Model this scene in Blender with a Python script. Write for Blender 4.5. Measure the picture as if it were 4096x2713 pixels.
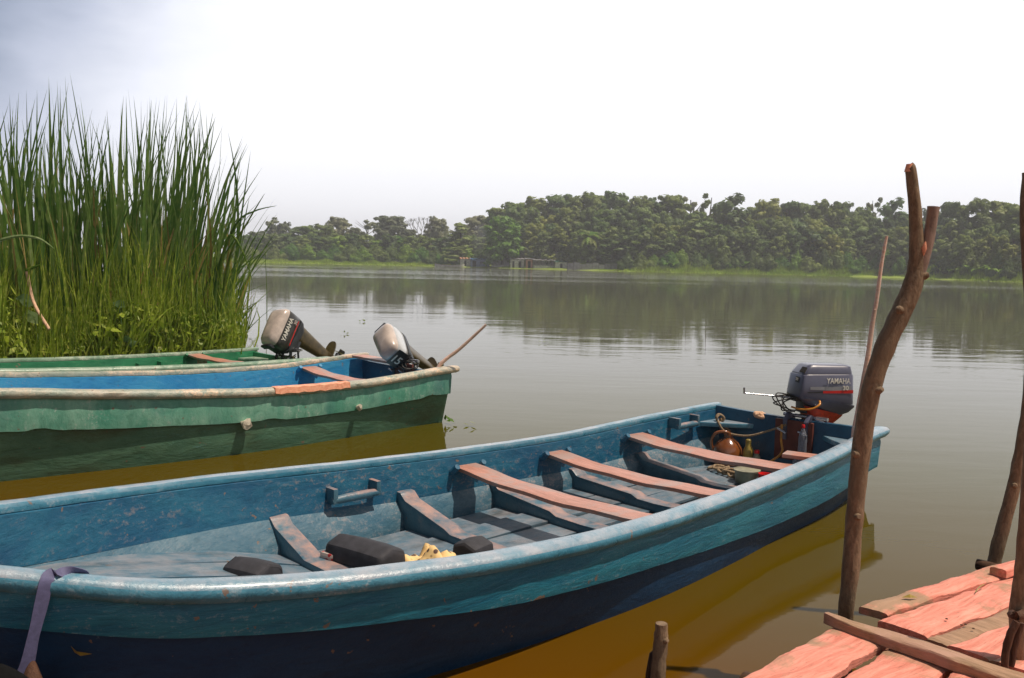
import bpy, bmesh, math, random
import numpy as np
from mathutils import Vector, Matrix
random.seed(7)
rng = np.random.default_rng(11)
scene = bpy.context.scene
for o in list(bpy.data.objects): bpy.data.objects.remove(o)
rad = math.radians

# ------------------------------------------------------------------ camera
W0, H0, FPX, CAMH = 4096, 2713, 3546.0, 1.9
ROLL = math.atan(0.0217)
PITCH = math.atan((H0/2 - 606*1.7297)*math.cos(ROLL)/FPX)
fw = np.array([0, math.cos(PITCH), -math.sin(PITCH)])
r0 = np.array([1., 0, 0]); u0 = np.array([0, math.sin(PITCH), math.cos(PITCH)])
CR = r0*math.cos(ROLL) + u0*math.sin(ROLL); CU = -r0*math.sin(ROLL) + u0*math.cos(ROLL)
CP = np.array([0, 0, CAMH])
cam_d = bpy.data.cameras.new("camera"); cam = bpy.data.objects.new("camera", cam_d)
scene.collection.objects.link(cam)
cam.matrix_world = Matrix(((CR[0], CU[0], -fw[0], 0), (CR[1], CU[1], -fw[1], 0), (CR[2], CU[2], -fw[2], CAMH), (0, 0, 0, 1)))
cam_d.sensor_width = 36; cam_d.lens = 36*FPX/W0
cam_d.clip_start = 0.05; cam_d.clip_end = 6000
scene.camera = cam
scene.render.resolution_x = 1024; scene.render.resolution_y = 678
DS = 1.7297
def ray(px, py): return fw + CR*((px*DS - W0/2)/FPX) - CU*((py*DS - H0/2)/FPX)
def atz(px, py, z):
    d = ray(px, py); return Vector(CP + d*((z - CAMH)/d[2]))
def aty(px, py, y):
    d = ray(px, py); return Vector(CP + d*(y/d[1]))
def hor(px): return 606 + (px - 1184)*0.0217

# ------------------------------------------------------------------ light
SUN_AZ = math.atan2(-0.20, 0.98); SUN_EL = rad(67)
sd = Vector((math.cos(SUN_AZ)*math.cos(SUN_EL), math.sin(SUN_AZ)*math.cos(SUN_EL), math.sin(SUN_EL)))
sl = bpy.data.lights.new("sun", 'SUN'); sl.energy = 4.2; sl.angle = rad(0.6); sl.color = (1, 0.86, 0.72)
so = bpy.data.objects.new("sun", sl); scene.collection.objects.link(so)
so.rotation_euler = (-sd).to_track_quat('-Z', 'Y').to_euler()
world = bpy.data.worlds.new("World"); scene.world = world; world.use_nodes = True
nt = world.node_tree; nt.nodes.clear()
def N(nt, t, **k):
    n = nt.nodes.new(t)
    for a, b in k.items():
        if a.startswith('_'): n.inputs[a[1:].replace('_', ' ')].default_value = b
        else: setattr(n, a, b)
    return n
def ramp(nt, fac, stops, interp='LINEAR'):
    r = nt.nodes.new('ShaderNodeValToRGB'); e = r.color_ramp.elements; r.color_ramp.interpolation = interp
    while len(e) > 1: e.remove(e[-1])
    for i, (p, c) in enumerate(stops):
        x = e[0] if i == 0 else e.new(p)
        x.position = p; x.color = (c, c, c, 1) if not isinstance(c, tuple) else (*c, 1)
    if fac is not None: nt.links.new(fac, r.inputs[0])
    return r.outputs[0]
def math_(nt, op, a, b=None, c=None, clamp=False):
    m = nt.nodes.new('ShaderNodeMath'); m.operation = op; m.use_clamp = clamp
    for i, v in enumerate((a, b, c)):
        if v is None: continue
        if isinstance(v, (int, float)): m.inputs[i].default_value = v
        else: nt.links.new(v, m.inputs[i])
    return m.outputs[0]
def mix(nt, f, a, b, blend='MIX'):
    m = nt.nodes.new('ShaderNodeMix'); m.data_type = 'RGBA'; m.blend_type = blend
    for s, v in ((m.inputs[0], f), (m.inputs[6], a), (m.inputs[7], b)):
        if isinstance(v, (int, float)): s.default_value = v
        elif isinstance(v, tuple): s.default_value = (*v, 1)
        else: nt.links.new(v, s)
    return m.outputs[2]
def vmul(nt, v, s):
    m = nt.nodes.new('ShaderNodeVectorMath'); m.operation = 'MULTIPLY'; nt.links.new(v, m.inputs[0]); m.inputs[1].default_value = s
    return m.outputs[0]
sky = nt.nodes.new('ShaderNodeTexSky'); sky.sky_type = 'NISHITA'; sky.sun_disc = False
sky.sun_elevation = SUN_EL; sky.sun_rotation = math.pi/2 - SUN_AZ
tc = nt.nodes.new('ShaderNodeTexCoord'); sep = nt.nodes.new('ShaderNodeSeparateXYZ'); nt.links.new(tc.outputs['Generated'], sep.inputs[0])
nz = N(nt, 'ShaderNodeTexNoise', _Scale=2.6, _Detail=5.0, _Roughness=0.55); nt.links.new(vmul(nt, tc.outputs['Generated'], (1, 1, 2.2)), nz.inputs['Vector'])
X, Y, Z = sep.outputs
nzc = math_(nt, 'SUBTRACT', nz.outputs[0], 0.5)
side = math_(nt, 'ADD', math_(nt, 'ADD', X, math_(nt, 'MULTIPLY', nzc, 0.35)), math_(nt, 'MULTIPLY', Z, -0.42))
side = math_(nt, 'ADD', side, 0.75)
cloud = ramp(nt, side, [(0.04, (0.13, 0.165, 0.24)), (0.12, (0.25, 0.30, 0.41)), (0.20, (0.52, 0.56, 0.68)), (0.31, (0.84, 0.86, 0.94)), (0.42, (1.02, 1.02, 1.04))])
# unseen sky dimmed overhead and behind the camera, tuned for shade and fill
front = ramp(nt, math_(nt, 'ADD', math_(nt, 'MULTIPLY', Y, 0.5), 0.5), [(0.25, 0.34), (0.60, 0.58), (0.80, 1.0)])
high = ramp(nt, Z, [(0.42, 1.0), (0.75, 0.35)])
low = ramp(nt, Z, [(0.0, (0.86, 0.86, 0.90)), (0.16, (1.0, 1.0, 1.0))])
cl = mix(nt, 1.0, cloud, front, 'MULTIPLY'); cl = mix(nt, 1.0, cl, high, 'MULTIPLY'); cl = mix(nt, 1.0, cl, low, 'MULTIPLY')
cl10 = mix(nt, 1.0, cl, (10, 10, 10), 'MULTIPLY')
skm = mix(nt, 0.94, sky.outputs[0], cl10)
bg = N(nt, 'ShaderNodeBackground', _Strength=0.115); nt.links.new(skm, bg.inputs[0])
wo = nt.nodes.new('ShaderNodeOutputWorld'); nt.links.new(bg.outputs[0], wo.inputs[0])
scene.view_settings.view_transform = 'Standard'; scene.view_settings.look = 'None'
scene.view_settings.exposure = 0.08; scene.view_settings.gamma = 1

# ------------------------------------------------------------------ helpers
def tag(o, label=None, cat=None, group=None, kind=None):
    if label: o['label'] = label
    if cat: o['category'] = cat
    if group: o['group'] = group
    if kind: o['kind'] = kind
    return o
def empty(name, label, cat, loc=(0, 0, 0), rz=0, group=None):
    o = bpy.data.objects.new(name, None); scene.collection.objects.link(o); o.empty_display_size = 0.1
    o.location = loc; o.rotation_euler = (0, 0, rz); return tag(o, label, cat, group)
def link(name, me, parent=None, label=None, cat=None, group=None, kind=None):
    o = bpy.data.objects.new(name, me); scene.collection.objects.link(o)
    if parent: o.parent = parent
    return tag(o, label, cat, group, kind)
class MB:
    """collects shapes into one mesh"""
    def __init__(s): s.v = []; s.f = []; s.m = []
    def add(s, vs, fs, mi=0):
        n = len(s.v); s.v += [tuple(v) for v in vs]; s.f += [tuple(i+n for i in f) for f in fs]; s.m += [mi]*len(fs); return s
    def loft(s, rings, closed=True, caps=True, mi=0):
        n = len(rings[0]); vs = [p for r in rings for p in r]; fs = []
        for i in range(len(rings)-1):
            for j in range(n if closed else n-1):
                k = (j+1) % n; fs.append((i*n+j, i*n+k, (i+1)*n+k, (i+1)*n+j))
        if caps and closed: fs.append(tuple(range(n-1, -1, -1))); fs.append(tuple((len(rings)-1)*n+j for j in range(n)))
        return s.add(vs, fs, mi)
    def box(s, c, sz, R=None, mi=0):
        vs = []
        for x in (-.5, .5):
            for y in (-.5, .5):
                for z in (-.5, .5):
                    p = Vector((x*sz[0], y*sz[1], z*sz[2]))
                    if R: p = R @ p
                    vs.append(p + Vector(c))
        return s.add(vs, [(0, 1, 3, 2), (4, 6, 7, 5), (0, 4, 5, 1), (2, 3, 7, 6), (0, 2, 6, 4), (1, 5, 7, 3)], mi)
    def tube(s, pts, r, n=10, mi=0, noise=0, flat=1.0):
        pts = [Vector(p) for p in pts]; rr = r if hasattr(r, '__len__') else [r]*len(pts); rings = []; up = Vector((0, 0, 1)); prev = None
        for i, p in enumerate(pts):
            t = (pts[min(i+1, len(pts)-1)] - pts[max(i-1, 0)]).normalized()
            a = prev - t*prev.dot(t) if prev is not None else t.cross(up if abs(t.z) < .95 else Vector((1, 0, 0)))
            a.normalize(); prev = a; b = t.cross(a)
            ph = [1 + noise*(random.random()-.5) for _ in range(n)]
            rings.append([p + (a*math.cos(2*math.pi*k/n) + b*math.sin(2*math.pi*k/n)*flat)*rr[i]*ph[k] for k in range(n)])
        return s.loft(rings, mi=mi)
    def lathe(s, prof, c=(0, 0, 0), n=20, R=None, mi=0):
        rings = []
        for r, z in prof:
            ring = []
            for k in range(n):
                p = Vector((r*math.cos(2*math.pi*k/n), r*math.sin(2*math.pi*k/n), z))
                if R: p = R @ p
                ring.append(p + Vector(c))
            rings.append(ring)
        return s.loft(rings, mi=mi)
    def mesh(s, name, mats, smooth=None, bevel=0):
        me = bpy.data.meshes.new(name); me.from_pydata(s.v, [], s.f)
        for m in (mats if isinstance(mats, (list, tuple)) else [mats]): me.materials.append(m)
        if any(s.m): me.polygons.foreach_set('material_index', s.m)
        bm = bmesh.new(); bm.from_mesh(me); bmesh.ops.recalc_face_normals(bm, faces=bm.faces)
        if bevel: bmesh.ops.bevel(bm, geom=[e for e in bm.edges if len(e.link_faces) == 2 and e.calc_face_angle(0) > .5], offset=bevel, segments=2, affect='EDGES', profile=.6)
        bm.to_mesh(me); bm.free()
        if smooth is not None:
            me.polygons.foreach_set('use_smooth', [True]*len(me.polygons)); me.set_sharp_from_angle(angle=rad(smooth))
        return me
    def build(s, name, mats, parent=None, smooth=None, bevel=0, **k):
        return link(name, s.mesh(name, mats, smooth, bevel), parent, **k)
def spl(pts, n):
    """smooth polyline through points"""
    P = [Vector(p) for p in pts]; out = []; m = len(P)-1
    for i in range(n+1):
        x = i/n*m; k = min(int(x), m-1); t = x-k
        a, b, c, d = P[max(k-1, 0)], P[k], P[k+1], P[min(k+2, m)]
        out.append(0.5*((2*b) + (c-a)*t + (2*a-5*b+4*c-d)*t*t + (3*b-a-3*c+d)*t**3))
    return out
def ip(tab, x):
    n = len(tab)-1; x = max(0, min(n-1e-6, x*n)); k = int(x); t = x-k
    a, b, c, d = tab[max(k-1, 0)], tab[k], tab[k+1], tab[min(k+2, n)]
    return 0.5*((2*b) + (c-a)*t + (2*a-5*b+4*c-d)*t*t + (3*b-a-3*c+d)*t**3)
def np_mesh(name, V, F, mats, mi=None, smooth=False):
    me = bpy.data.meshes.new(name); V = np.asarray(V, np.float32).reshape(-1, 3); F = np.asarray(F, np.int32); k = F.shape[1]
    me.vertices.add(len(V)); me.vertices.foreach_set('co', V.ravel())
    me.loops.add(F.size); me.loops.foreach_set('vertex_index', F.ravel())
    me.polygons.add(len(F)); me.polygons.foreach_set('loop_start', np.arange(0, F.size, k, dtype=np.int32))
    me.polygons.foreach_set('loop_total', np.full(len(F), k, np.int32))
    for m in (mats if isinstance(mats, (list, tuple)) else [mats]): me.materials.append(m)
    if mi is not None: me.polygons.foreach_set('material_index', np.asarray(mi, np.int32))
    if smooth: me.polygons.foreach_set('use_smooth', np.ones(len(F), bool))
    me.update(); me.validate(); return me

# ------------------------------------------------------------------ materials
def newmat(name):
    m = bpy.data.materials.new(name); m.use_nodes = True; t = m.node_tree; t.nodes.clear()
    o = t.nodes.new('ShaderNodeOutputMaterial'); b = t.nodes.new('ShaderNodeBsdfPrincipled'); t.links.new(b.outputs[0], o.inputs[0])
    return m, t, b, o
def coords(t, scale=(1, 1, 1), world_=False):
    if world_:
        g = t.nodes.new('ShaderNodeNewGeometry'); return vmul(t, g.outputs['Position'], scale)
    c = t.nodes.new('ShaderNodeTexCoord'); return vmul(t, c.outputs['Object'], scale)
def noise(t, vec, sc, det=5, rough=.6, dist=0):
    n = N(t, 'ShaderNodeTexNoise', _Scale=sc, _Detail=float(det), _Roughness=rough, _Distortion=dist); t.links.new(vec, n.inputs['Vector']); return n.outputs[0]
def bump(t, b, h, strength=.3, dist=.01):
    n = N(t, 'ShaderNodeBump', _Strength=strength, _Distance=dist); t.links.new(h, n.inputs['Height']); t.links.new(n.outputs[0], b.inputs['Normal'])
def plain(name, col, rough=.5, metal=0, var=.25, sc=30, spec=.5, coat=0, trans=0):
    m, t, b, o = newmat(name); v = coords(t); f = noise(t, v, sc)
    c = mix(t, ramp(t, f, [(.35, 0.), (.7, 1.)]), tuple(x*(1-var) for x in col), tuple(min(1, x*(1+var)) for x in col))
    t.links.new(c, b.inputs['Base Color']); b.inputs['Roughness'].default_value = rough; b.inputs['Metallic'].default_value = metal
    b.inputs['Specular IOR Level'].default_value = spec; b.inputs['Coat Weight'].default_value = coat
    if trans: b.inputs['Transmission Weight'].default_value = trans
    bump(t, b, f, .15, .004); return m
def boat_paint(name, c1, c2, wear, rough=.42, wear_amt=.5, streak=(1, 1, 1), spec=.5, grime=None, bstr=.35, coat=0., tread=None, tamt=.6):
    """old brushed boat paint: two tones, chips and scuffs that show what is underneath"""
    m, t, b, o = newmat(name); v = coords(t, streak); v1 = coords(t)
    n1 = noise(t, v, 2.2, 6, .62, .6); n2 = noise(t, v, 11, 8, .7, .4); n3 = noise(t, v1, 55, 6, .7)
    c = mix(t, ramp(t, n1, [(.36, 0.), (.62, 1.)]), c1, c2)
    c = mix(t, math_(t, 'MULTIPLY', ramp(t, n2, [(.3, 1.), (.48, 0.)]), .55), c, tuple(x*.55 for x in c1))
    wf = math_(t, 'MULTIPLY', ramp(t, math_(t, 'ADD', math_(t, 'MULTIPLY', n2, .6), math_(t, 'MULTIPLY', n3, .45)), [(.66-.22*wear_amt, 0.), (.76-.18*wear_amt, 1.)]), math_(t, 'MULTIPLY', ramp(t, noise(t, v, 1.1, 3), [(.40, .12), (.60, 1.)]), .9))
    c = mix(t, wf, c, wear)
    ch = noise(t, v1, 12.0, 4, .6, .3); c = mix(t, math_(t, 'MULTIPLY', ramp(t, ch, [(.678, 0.), (.692, 1.)]), .9), c, (.20, .13, .09))
    if grime:
        g = noise(t, v, 1.3, 4); c = mix(t, math_(t, 'MULTIPLY', ramp(t, g, [(.5, 0.), (.68, 1.)]), .75), c, grime)
    if tread:   # upward faces: rubbed wear on floor and ribs, painted sky sheen on rail
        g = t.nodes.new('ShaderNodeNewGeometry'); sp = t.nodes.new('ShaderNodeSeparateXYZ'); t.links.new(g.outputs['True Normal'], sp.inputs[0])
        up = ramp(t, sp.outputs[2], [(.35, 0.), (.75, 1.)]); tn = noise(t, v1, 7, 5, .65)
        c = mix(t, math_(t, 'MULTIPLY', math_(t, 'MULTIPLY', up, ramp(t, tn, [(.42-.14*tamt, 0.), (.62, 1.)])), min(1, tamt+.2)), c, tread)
    t.links.new(c, b.inputs['Base Color'])
    t.links.new(math_(t, 'ADD', math_(t, 'MULTIPLY', n2, .35), rough-.16, clamp=True), b.inputs['Roughness'])
    b.inputs['Specular IOR Level'].default_value = spec; b.inputs['Coat Weight'].default_value = coat; b.inputs['Coat Roughness'].default_value = .2
    bump(t, b, math_(t, 'ADD', math_(t, 'MULTIPLY', n1, 1.6), math_(t, 'ADD', math_(t, 'MULTIPLY', n2, .6), math_(t, 'MULTIPLY', n3, .15))), bstr, .02); return m
def wood(name, c1, c2, dark, axis=(1, 9, 9), rough=.7, sc=5, grey=None, spec=.3, bs=.5, rot=0.):
    m, t, b, o = newmat(name); v1 = coords(t); mp = t.nodes.new('ShaderNodeVectorRotate'); mp.rotation_type = 'Z_AXIS'; mp.inputs['Angle'].default_value = rad(rot); t.links.new(v1, mp.inputs['Vector']); v = vmul(t, mp.outputs[0], axis)
    n1 = noise(t, v, sc, 7, .65, .5); n2 = noise(t, v1, 2.3, 5, .6, .4); n3 = noise(t, v, sc*5, 4, .6)
    c = mix(t, ramp(t, n1, [(.35, 0.), (.65, 1.)]), c1, c2)
    c = mix(t, math_(t, 'MULTIPLY', ramp(t, n3, [(.30, 1.), (.42, 0.)]), .6), c, dark)
    c = mix(t, math_(t, 'MULTIPLY', ramp(t, n2, [(.50, 0.), (.57, 1.)]), .75), c, grey or dark)
    t.links.new(c, b.inputs['Base Color']); b.inputs['Roughness'].default_value = rough; b.inputs['Specular IOR Level'].default_value = spec
    bump(t, b, math_(t, 'ADD', n1, math_(t, 'MULTIPLY', n3, .4)), bs, .008); return m
def leafmat(name, c1, c2, c3, sc=.5, trans=.35, rough=.5, pos=True, rand=.25):
    m, t, b, o = newmat(name)
    v = coords(t, world_=pos); n = noise(t, v, sc, 4, .6); n2 = noise(t, v, sc*9, 2, .5)
    c = mix(t, ramp(t, n, [(.38, 0.), (.62, 1.)]), c1, c2); c = mix(t, math_(t, 'MULTIPLY', ramp(t, n2, [(.5, 0.), (.72, 1.)]), .8), c, c3)
    oi = t.nodes.new('ShaderNodeObjectInfo'); hs = N(t, 'ShaderNodeHueSaturation')
    t.links.new(c, hs.inputs['Color']); t.links.new(math_(t, 'ADD', math_(t, 'MULTIPLY', oi.outputs['Random'], rand*2), 1-rand), hs.inputs['Value'])
    t.links.new(math_(t, 'ADD', math_(t, 'MULTIPLY', oi.outputs['Random'], -.05), .525), hs.inputs['Hue'])
    t.links.new(hs.outputs[0], b.inputs['Base Color']); b.inputs['Roughness'].default_value = rough; b.inputs['Specular IOR Level'].default_value = .3
    tr = t.nodes.new('ShaderNodeBsdfTranslucent'); t.links.new(hs.outputs[0], tr.inputs[0]); ms = t.nodes.new('ShaderNodeMixShader'); ms.inputs[0].default_value = trans
    t.links.new(b.outputs[0], ms.inputs[1]); t.links.new(tr.outputs[0], ms.inputs[2]); t.links.new(ms.outputs[0], o.inputs[0]); return m
M = {}
M['a_in'] = boat_paint('blue_inside_paint', (.006, .075, .155), (.014, .120, .20), (.27, .22, .20), .40, .50, (1, 1, 2.4))
M['a_in2'] = boat_paint('scuffed_lower_blue_paint', (.016, .095, .155), (.07, .15, .20), (.28, .26, .26), .42, .60, (1, 1, 2.4))
M['a_out'] = boat_paint('teal_outside_paint', (.006, .125, .21), (.018, .185, .26), (.24, .32, .36), .36, .42, (1, 1, 5))
M['a_low'] = boat_paint('navy_bottom_paint', (.004, .036, .10), (.008, .052, .13), (.18, .24, .28), .45, .12, (1, 1, 3), spec=.35)
M['a_rail'] = boat_paint('worn_blue_rail_sky_sheen', (.02, .18, .28), (.06, .24, .34), (.34, .42, .47), .30, .50, (1, 1, 1), spec=.8, bstr=.5, coat=.35, tread=(.33, .37, .42), tamt=1.1)  # grey on the rail top is sky reflection painted into the colour
M['a_floor'] = boat_paint('scuffed_blue_floor', (.05, .14, .21), (.13, .20, .25), (.36, .26, .23), .42, .45, (1, 4, 1), tread=(.30, .29, .31), tamt=.35, grime=(.07, .06, .05))
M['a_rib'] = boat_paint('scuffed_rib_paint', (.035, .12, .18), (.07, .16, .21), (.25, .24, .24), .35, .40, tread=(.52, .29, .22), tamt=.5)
M['a_tran'] = boat_paint('dark_blue_stern_paint', (.010, .06, .12), (.016, .09, .16), (.10, .16, .2), .4, .2)
M['b_out'] = boat_paint('faded_green_paint', (.08, .30, .21), (.20, .42, .31), (.48, .54, .48), .45, .50, (1.5, 1, .8), grime=(.04, .17, .16))
M['b_low'] = boat_paint('dirty_green_bottom', (.06, .15, .095), (.10, .21, .13), (.10, .24, .22), .45, .45, (1, 1, 3), grime=(.06, .075, .035))
M['b_in'] = boat_paint('bright_blue_inside', (.018, .20, .42), (.04, .27, .46), (.26, .32, .36), .42, .35, (1, 1, 2))
M['b_rail'] = boat_paint('chipped_cream_green_rail', (.22, .30, .24), (.48, .42, .33), (.85, .58, .38), .38, .72, bstr=.8, spec=.7)
M['c_in'] = boat_paint('green_inside_paint', (.010, .13, .055), (.02, .19, .08), (.16, .28, .16), .42, .35, (1, 1, 2))
M['c_rail'] = boat_paint('pale_green_rail', (.14, .26, .17), (.28, .36, .27), (.60, .62, .50), .35, .6, spec=.7)
M['seat'] = wood('reddish_seat_wood', (.37, .165, .11), (.56, .27, .20), (.12, .06, .035), (9, 1, 9), .42, grey=(.36, .27, .24), spec=.5, bs=.25)
M['deck'] = wood('salmon_deck_wood', (.62, .20, .14), (.86, .36, .27), (.26, .12, .08), (1, 12, 12), .75, 3.5, grey=(.27, .225, .13), bs=.9, rot=-37)
M['deck_grey'] = wood('weathered_board_wood', (.26, .16, .09), (.44, .27, .17), (.09, .045, .02), (1, 10, 10), .7, 4, grey=(.46, .27, .20), rot=52, bs=.8)
M['beam'] = wood('dark_beam_wood', (.06, .03, .014), (.12, .06, .03), (.02, .01, .005), (1, 6, 6), .8)
M['bark'] = wood('brown_bark', (.15, .10, .06), (.30, .21, .13), (.06, .035, .02), (16, 16, 6), .75, 3, grey=(.20, .145, .09), bs=1.0)
M['bark2'] = wood('dark_bark', (.06, .025, .014), (.12, .06, .035), (.02, .01, .006), (14, 14, 3), .75, 3, bs=1.)
M['cutwood'] = wood('fresh_cut_wood', (.75, .30, .18), (.9, .45, .28), (.4, .15, .08), (6, 6, 6), .6)
M['stick'] = wood('pale_pink_bark', (.85, .48, .34), (.92, .70, .58), (.30, .13, .07), (5, 5, 22), .5, 2, grey=(.50, .36, .28))
M['motor_grey'] = plain('blue_grey_enamel', (.095, .10, .15), .30, 0, .12, 6, .6, .35)
M['motor_mid'] = plain('pale_grey_decal', (.26, .27, .29), .35, 0, .1, 9)
M['motor_red'] = plain('red_stripe', (.55, .012, .008), .4, 0, .1)
M['motor_dark'] = plain('dark_engine_metal', (.025, .028, .033), .45, 0, .4)
M['motor_black'] = plain('black_cowl_enamel', (.028, .026, .020), .30, 0, .2, 6, .6, .4)
M['motor_cream'] = plain('dusty_silver_enamel', (.50, .42, .36), .33, .0, .22, 7, .7, .5)
M['motor_silver'] = plain('bright_silver_enamel', (.52, .52, .50), .22, .35, .1, 6, .8, .5)
M['leg_red'] = plain('rust_red_paint', (.48, .04, .012), .5)
M['leg_brown'] = plain('brown_green_enamel', (.075, .055, .018), .40, 0, .4, 12, .5, .2)
M['white_txt'] = plain('white_lettering', (.72, .70, .62), .45, 0, .12, 60)
M['chrome'] = plain('bare_steel', (.62, .62, .64), .22, .9, .1)
M['hose'] = plain('orange_rubber_hose', (.55, .22, .02), .3, 0, .3, 20, .6)
M['wire'] = plain('black_rubber', (.015, .013, .01), .5)
M['amber'] = plain('amber_plastic', (.24, .075, .018), .16, 0, .3, 6, .9, .6)
M['oil'] = plain('yellow_oil_plastic', (.34, .25, .05), .35)
M['redcap'] = plain('red_plastic', (.65, .012, .012), .3)
M['white_plastic'] = plain('dirty_dimmed_white_plastic', (.30, .29, .20), .45, 0, .35, 9)  # white darkened in its colour for the shade under the seat
M['cloth_black'] = plain('black_cloth', (.030, .030, .037), .75, 0, .3, 15)
M['strap'] = plain('purple_webbing', (.10, .10, .20), .7, 0, .18, 60)
M['rope'] = plain('frayed_rope', (.28, .20, .12), .9, 0, .5, 80)
M['foam'] = plain('dried_foam', (.62, .56, .44), .8, 0, .3, 20)
M['tan'] = plain('pale_cloth_knot', (.62, .38, .24), .8)
M['rubber'] = plain('tyre_rubber', (.006, .006, .006), .95, spec=.1)
def pattern_mat(name, a, b_, sc):
    m, t, b, o = newmat(name); v = coords(t); vo = N(t, 'ShaderNodeTexVoronoi', _Scale=sc); t.links.new(v, vo.inputs['Vector'])
    t.links.new(ramp(t, vo.outputs['Distance'], [(.30, b_), (.42, a)]), b.inputs['Base Color']); b.inputs['Roughness'].default_value = .7; return m
M['cloth_print'] = pattern_mat('cream_spotted_cloth', (.80, .55, .24), (.07, .03, .02), 24)
M['red_print'] = pattern_mat('red_patterned_cloth', (.50, .42, .38), (.42, .02, .02), 30)
def glass_mat():
    m, t, b, o = newmat('clear_plastic'); b.inputs['Base Color'].default_value = (.55, .58, .66, 1); b.inputs['Transmission Weight'].default_value = .75
    b.inputs['Roughness'].default_value = .18; b.inputs['IOR'].default_value = 1.3; return m
M['clear'] = glass_mat()
M['reed'] = leafmat('reed_green', (.10, .185, .028), (.165, .26, .04), (.30, .36, .08), .9, .40, .38)
M['reed_pale'] = leafmat('reed_pale_green', (.19, .28, .05), (.28, .37, .09), (.42, .45, .18), .9, .45, .35)
M['reed_dry'] = leafmat('dry_reed', (.30, .20, .06), (.45, .30, .12), (.16, .09, .03), .9, .3)
M['weed'] = leafmat('floating_weed_green', (.10, .19, .014), (.20, .31, .026), (.40, .45, .10), 1.6, .40, .45)
M['lily'] = leafmat('pale_round_leaf', (.20, .32, .12), (.34, .44, .22), (.10, .18, .04), 2., .3)
M['tree'] = [leafmat('forest_green', (.14, .22, .05), (.21, .31, .075), (.32, .43, .14), .22, .42),
             leafmat('olive_forest_green', (.18, .24, .04), (.27, .33, .058), (.38, .44, .14), .20, .42),
             leafmat('deep_forest_green', (.11, .17, .045), (.17, .25, .065), (.26, .35, .12), .25, .40),
             leafmat('fresh_tree_green', (.14, .30, .026), (.22, .40, .042), (.32, .48, .08), .4, .42),
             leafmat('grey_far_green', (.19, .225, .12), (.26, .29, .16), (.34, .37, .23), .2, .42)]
M['marsh'] = leafmat('marsh_grass_green', (.36, .50, .045), (.50, .62, .07), (.30, .34, .06), .05, .35)
M['trunk'] = plain('forest_trunk', (.11, .095, .075), .9, 0, .4, 1.5)

def water_mat():
    m, t, b, o = newmat('muddy_river_water')
    g = t.nodes.new('ShaderNodeNewGeometry'); P = g.outputs['Position']; sp = t.nodes.new('ShaderNodeSeparateXYZ'); t.links.new(P, sp.inputs[0])
    # silt is thicker over the shallows by the landing
    n0 = noise(t, vmul(t, P, (.25, .25, 1)), 1.0, 3); dist = math_(t, 'ADD', math_(t, 'ADD', sp.outputs[1], math_(t, 'MULTIPLY', sp.outputs[0], .35)), math_(t, 'MULTIPLY', n0, 1.5))
    c = ramp(t, math_(t, 'DIVIDE', dist, 40.0), [(.095, (.115, .040, .0015)), (.155, (.078, .048, .0015)), (.26, (.062, .055, .003)), (.42, (.074, .074, .040)), (1.0, (.088, .092, .052))])
    t.links.new(c, b.inputs['Base Color']); b.inputs['Roughness'].default_value = .03
    b.inputs['IOR'].default_value = 1.33; b.inputs['Specular IOR Level'].default_value = .11
    w1 = noise(t, vmul(t, P, (.9, 2.2, 1)), 1.0, 4, .55, .3); w2 = noise(t, vmul(t, P, (.16, .6, 1)), 1.0, 3, .5); w3 = noise(t, vmul(t, P, (.012, .05, 1)), 1.0, 2, .5)
    patch = ramp(t, w3, [(.40, .25), (.62, 1.0)])
    h = math_(t, 'MULTIPLY', math_(t, 'ADD', math_(t, 'MULTIPLY', w1, .0035), math_(t, 'MULTIPLY', w2, .010)), patch)
    far = ramp(t, math_(t, 'DIVIDE', sp.outputs[1], 400.0), [(.008, .10), (.03, .06), (.08, .04), (.19, .04), (.27, .6), (.6, 1.)]); far = math_(t, 'MULTIPLY', far, 28.)
    h = math_(t, 'MULTIPLY', h, far)
    bn = N(t, 'ShaderNodeBump', _Strength=1.0, _Distance=1.0); t.links.new(h, bn.inputs['Height']); t.links.new(bn.outputs[0], b.inputs['Normal'])
    return m
M['water'] = water_mat()
def ground_mat(name, a, b_, sc):
    m, t, b, o = newmat(name); v = coords(t, world_=True); f = noise(t, v, sc, 6)
    t.links.new(mix(t, ramp(t, f, [(.35, 0.), (.65, 1.)]), a, b_), b.inputs['Base Color']); b.inputs['Roughness'].default_value = .95; bump(t, b, f, .6, .1); return m
M['bank'] = ground_mat('far_bank_ground', (.16, .23, .03), (.27, .36, .05), .15)
M['mud'] = ground_mat('near_bank_mud', (.14, .075, .035), (.25, .14, .07), 1.2)

# ------------------------------------------------------------------ setting
mb = MB(); mb.add([(-3000, -60, 0), (3000, -60, 0), (3000, 4000, 0), (-3000, 4000, 0)], [(0, 1, 2, 3)])
mb.build('water', M['water'], kind='structure')
shore_px = [(-2500, 534, 300), (-300, 590, 275), (300, 601, 270), (520, 606.5, 262), (1000, 615, 275), (1440, 628, 240), (2000, 640, 228), (2367, 657, 175), (2800, 672, 150), (4500, 720, 140)]
def shore_y(x):   # distance to the far waterline along a world x
    xs = SH[:, 0]; return float(np.interp(x, xs, SH[:, 1]))
SH = np.array([[(px-1184)*DS/FPX*d, d] for px, _, d in shore_px])
def shore_at(px):
    """distance of the far waterline in the direction of image column px"""
    return float(np.interp(px, [p[0] for p in shore_px], [p[2] for p in shore_px]))
xs = np.linspace(-900, 900, 200); prof = [(-2, -.3), (0.3, .06), (4, .30), (12, .6), (40, 1.2), (150, 2.5), (2500, 8)]
V = []; 
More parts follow.
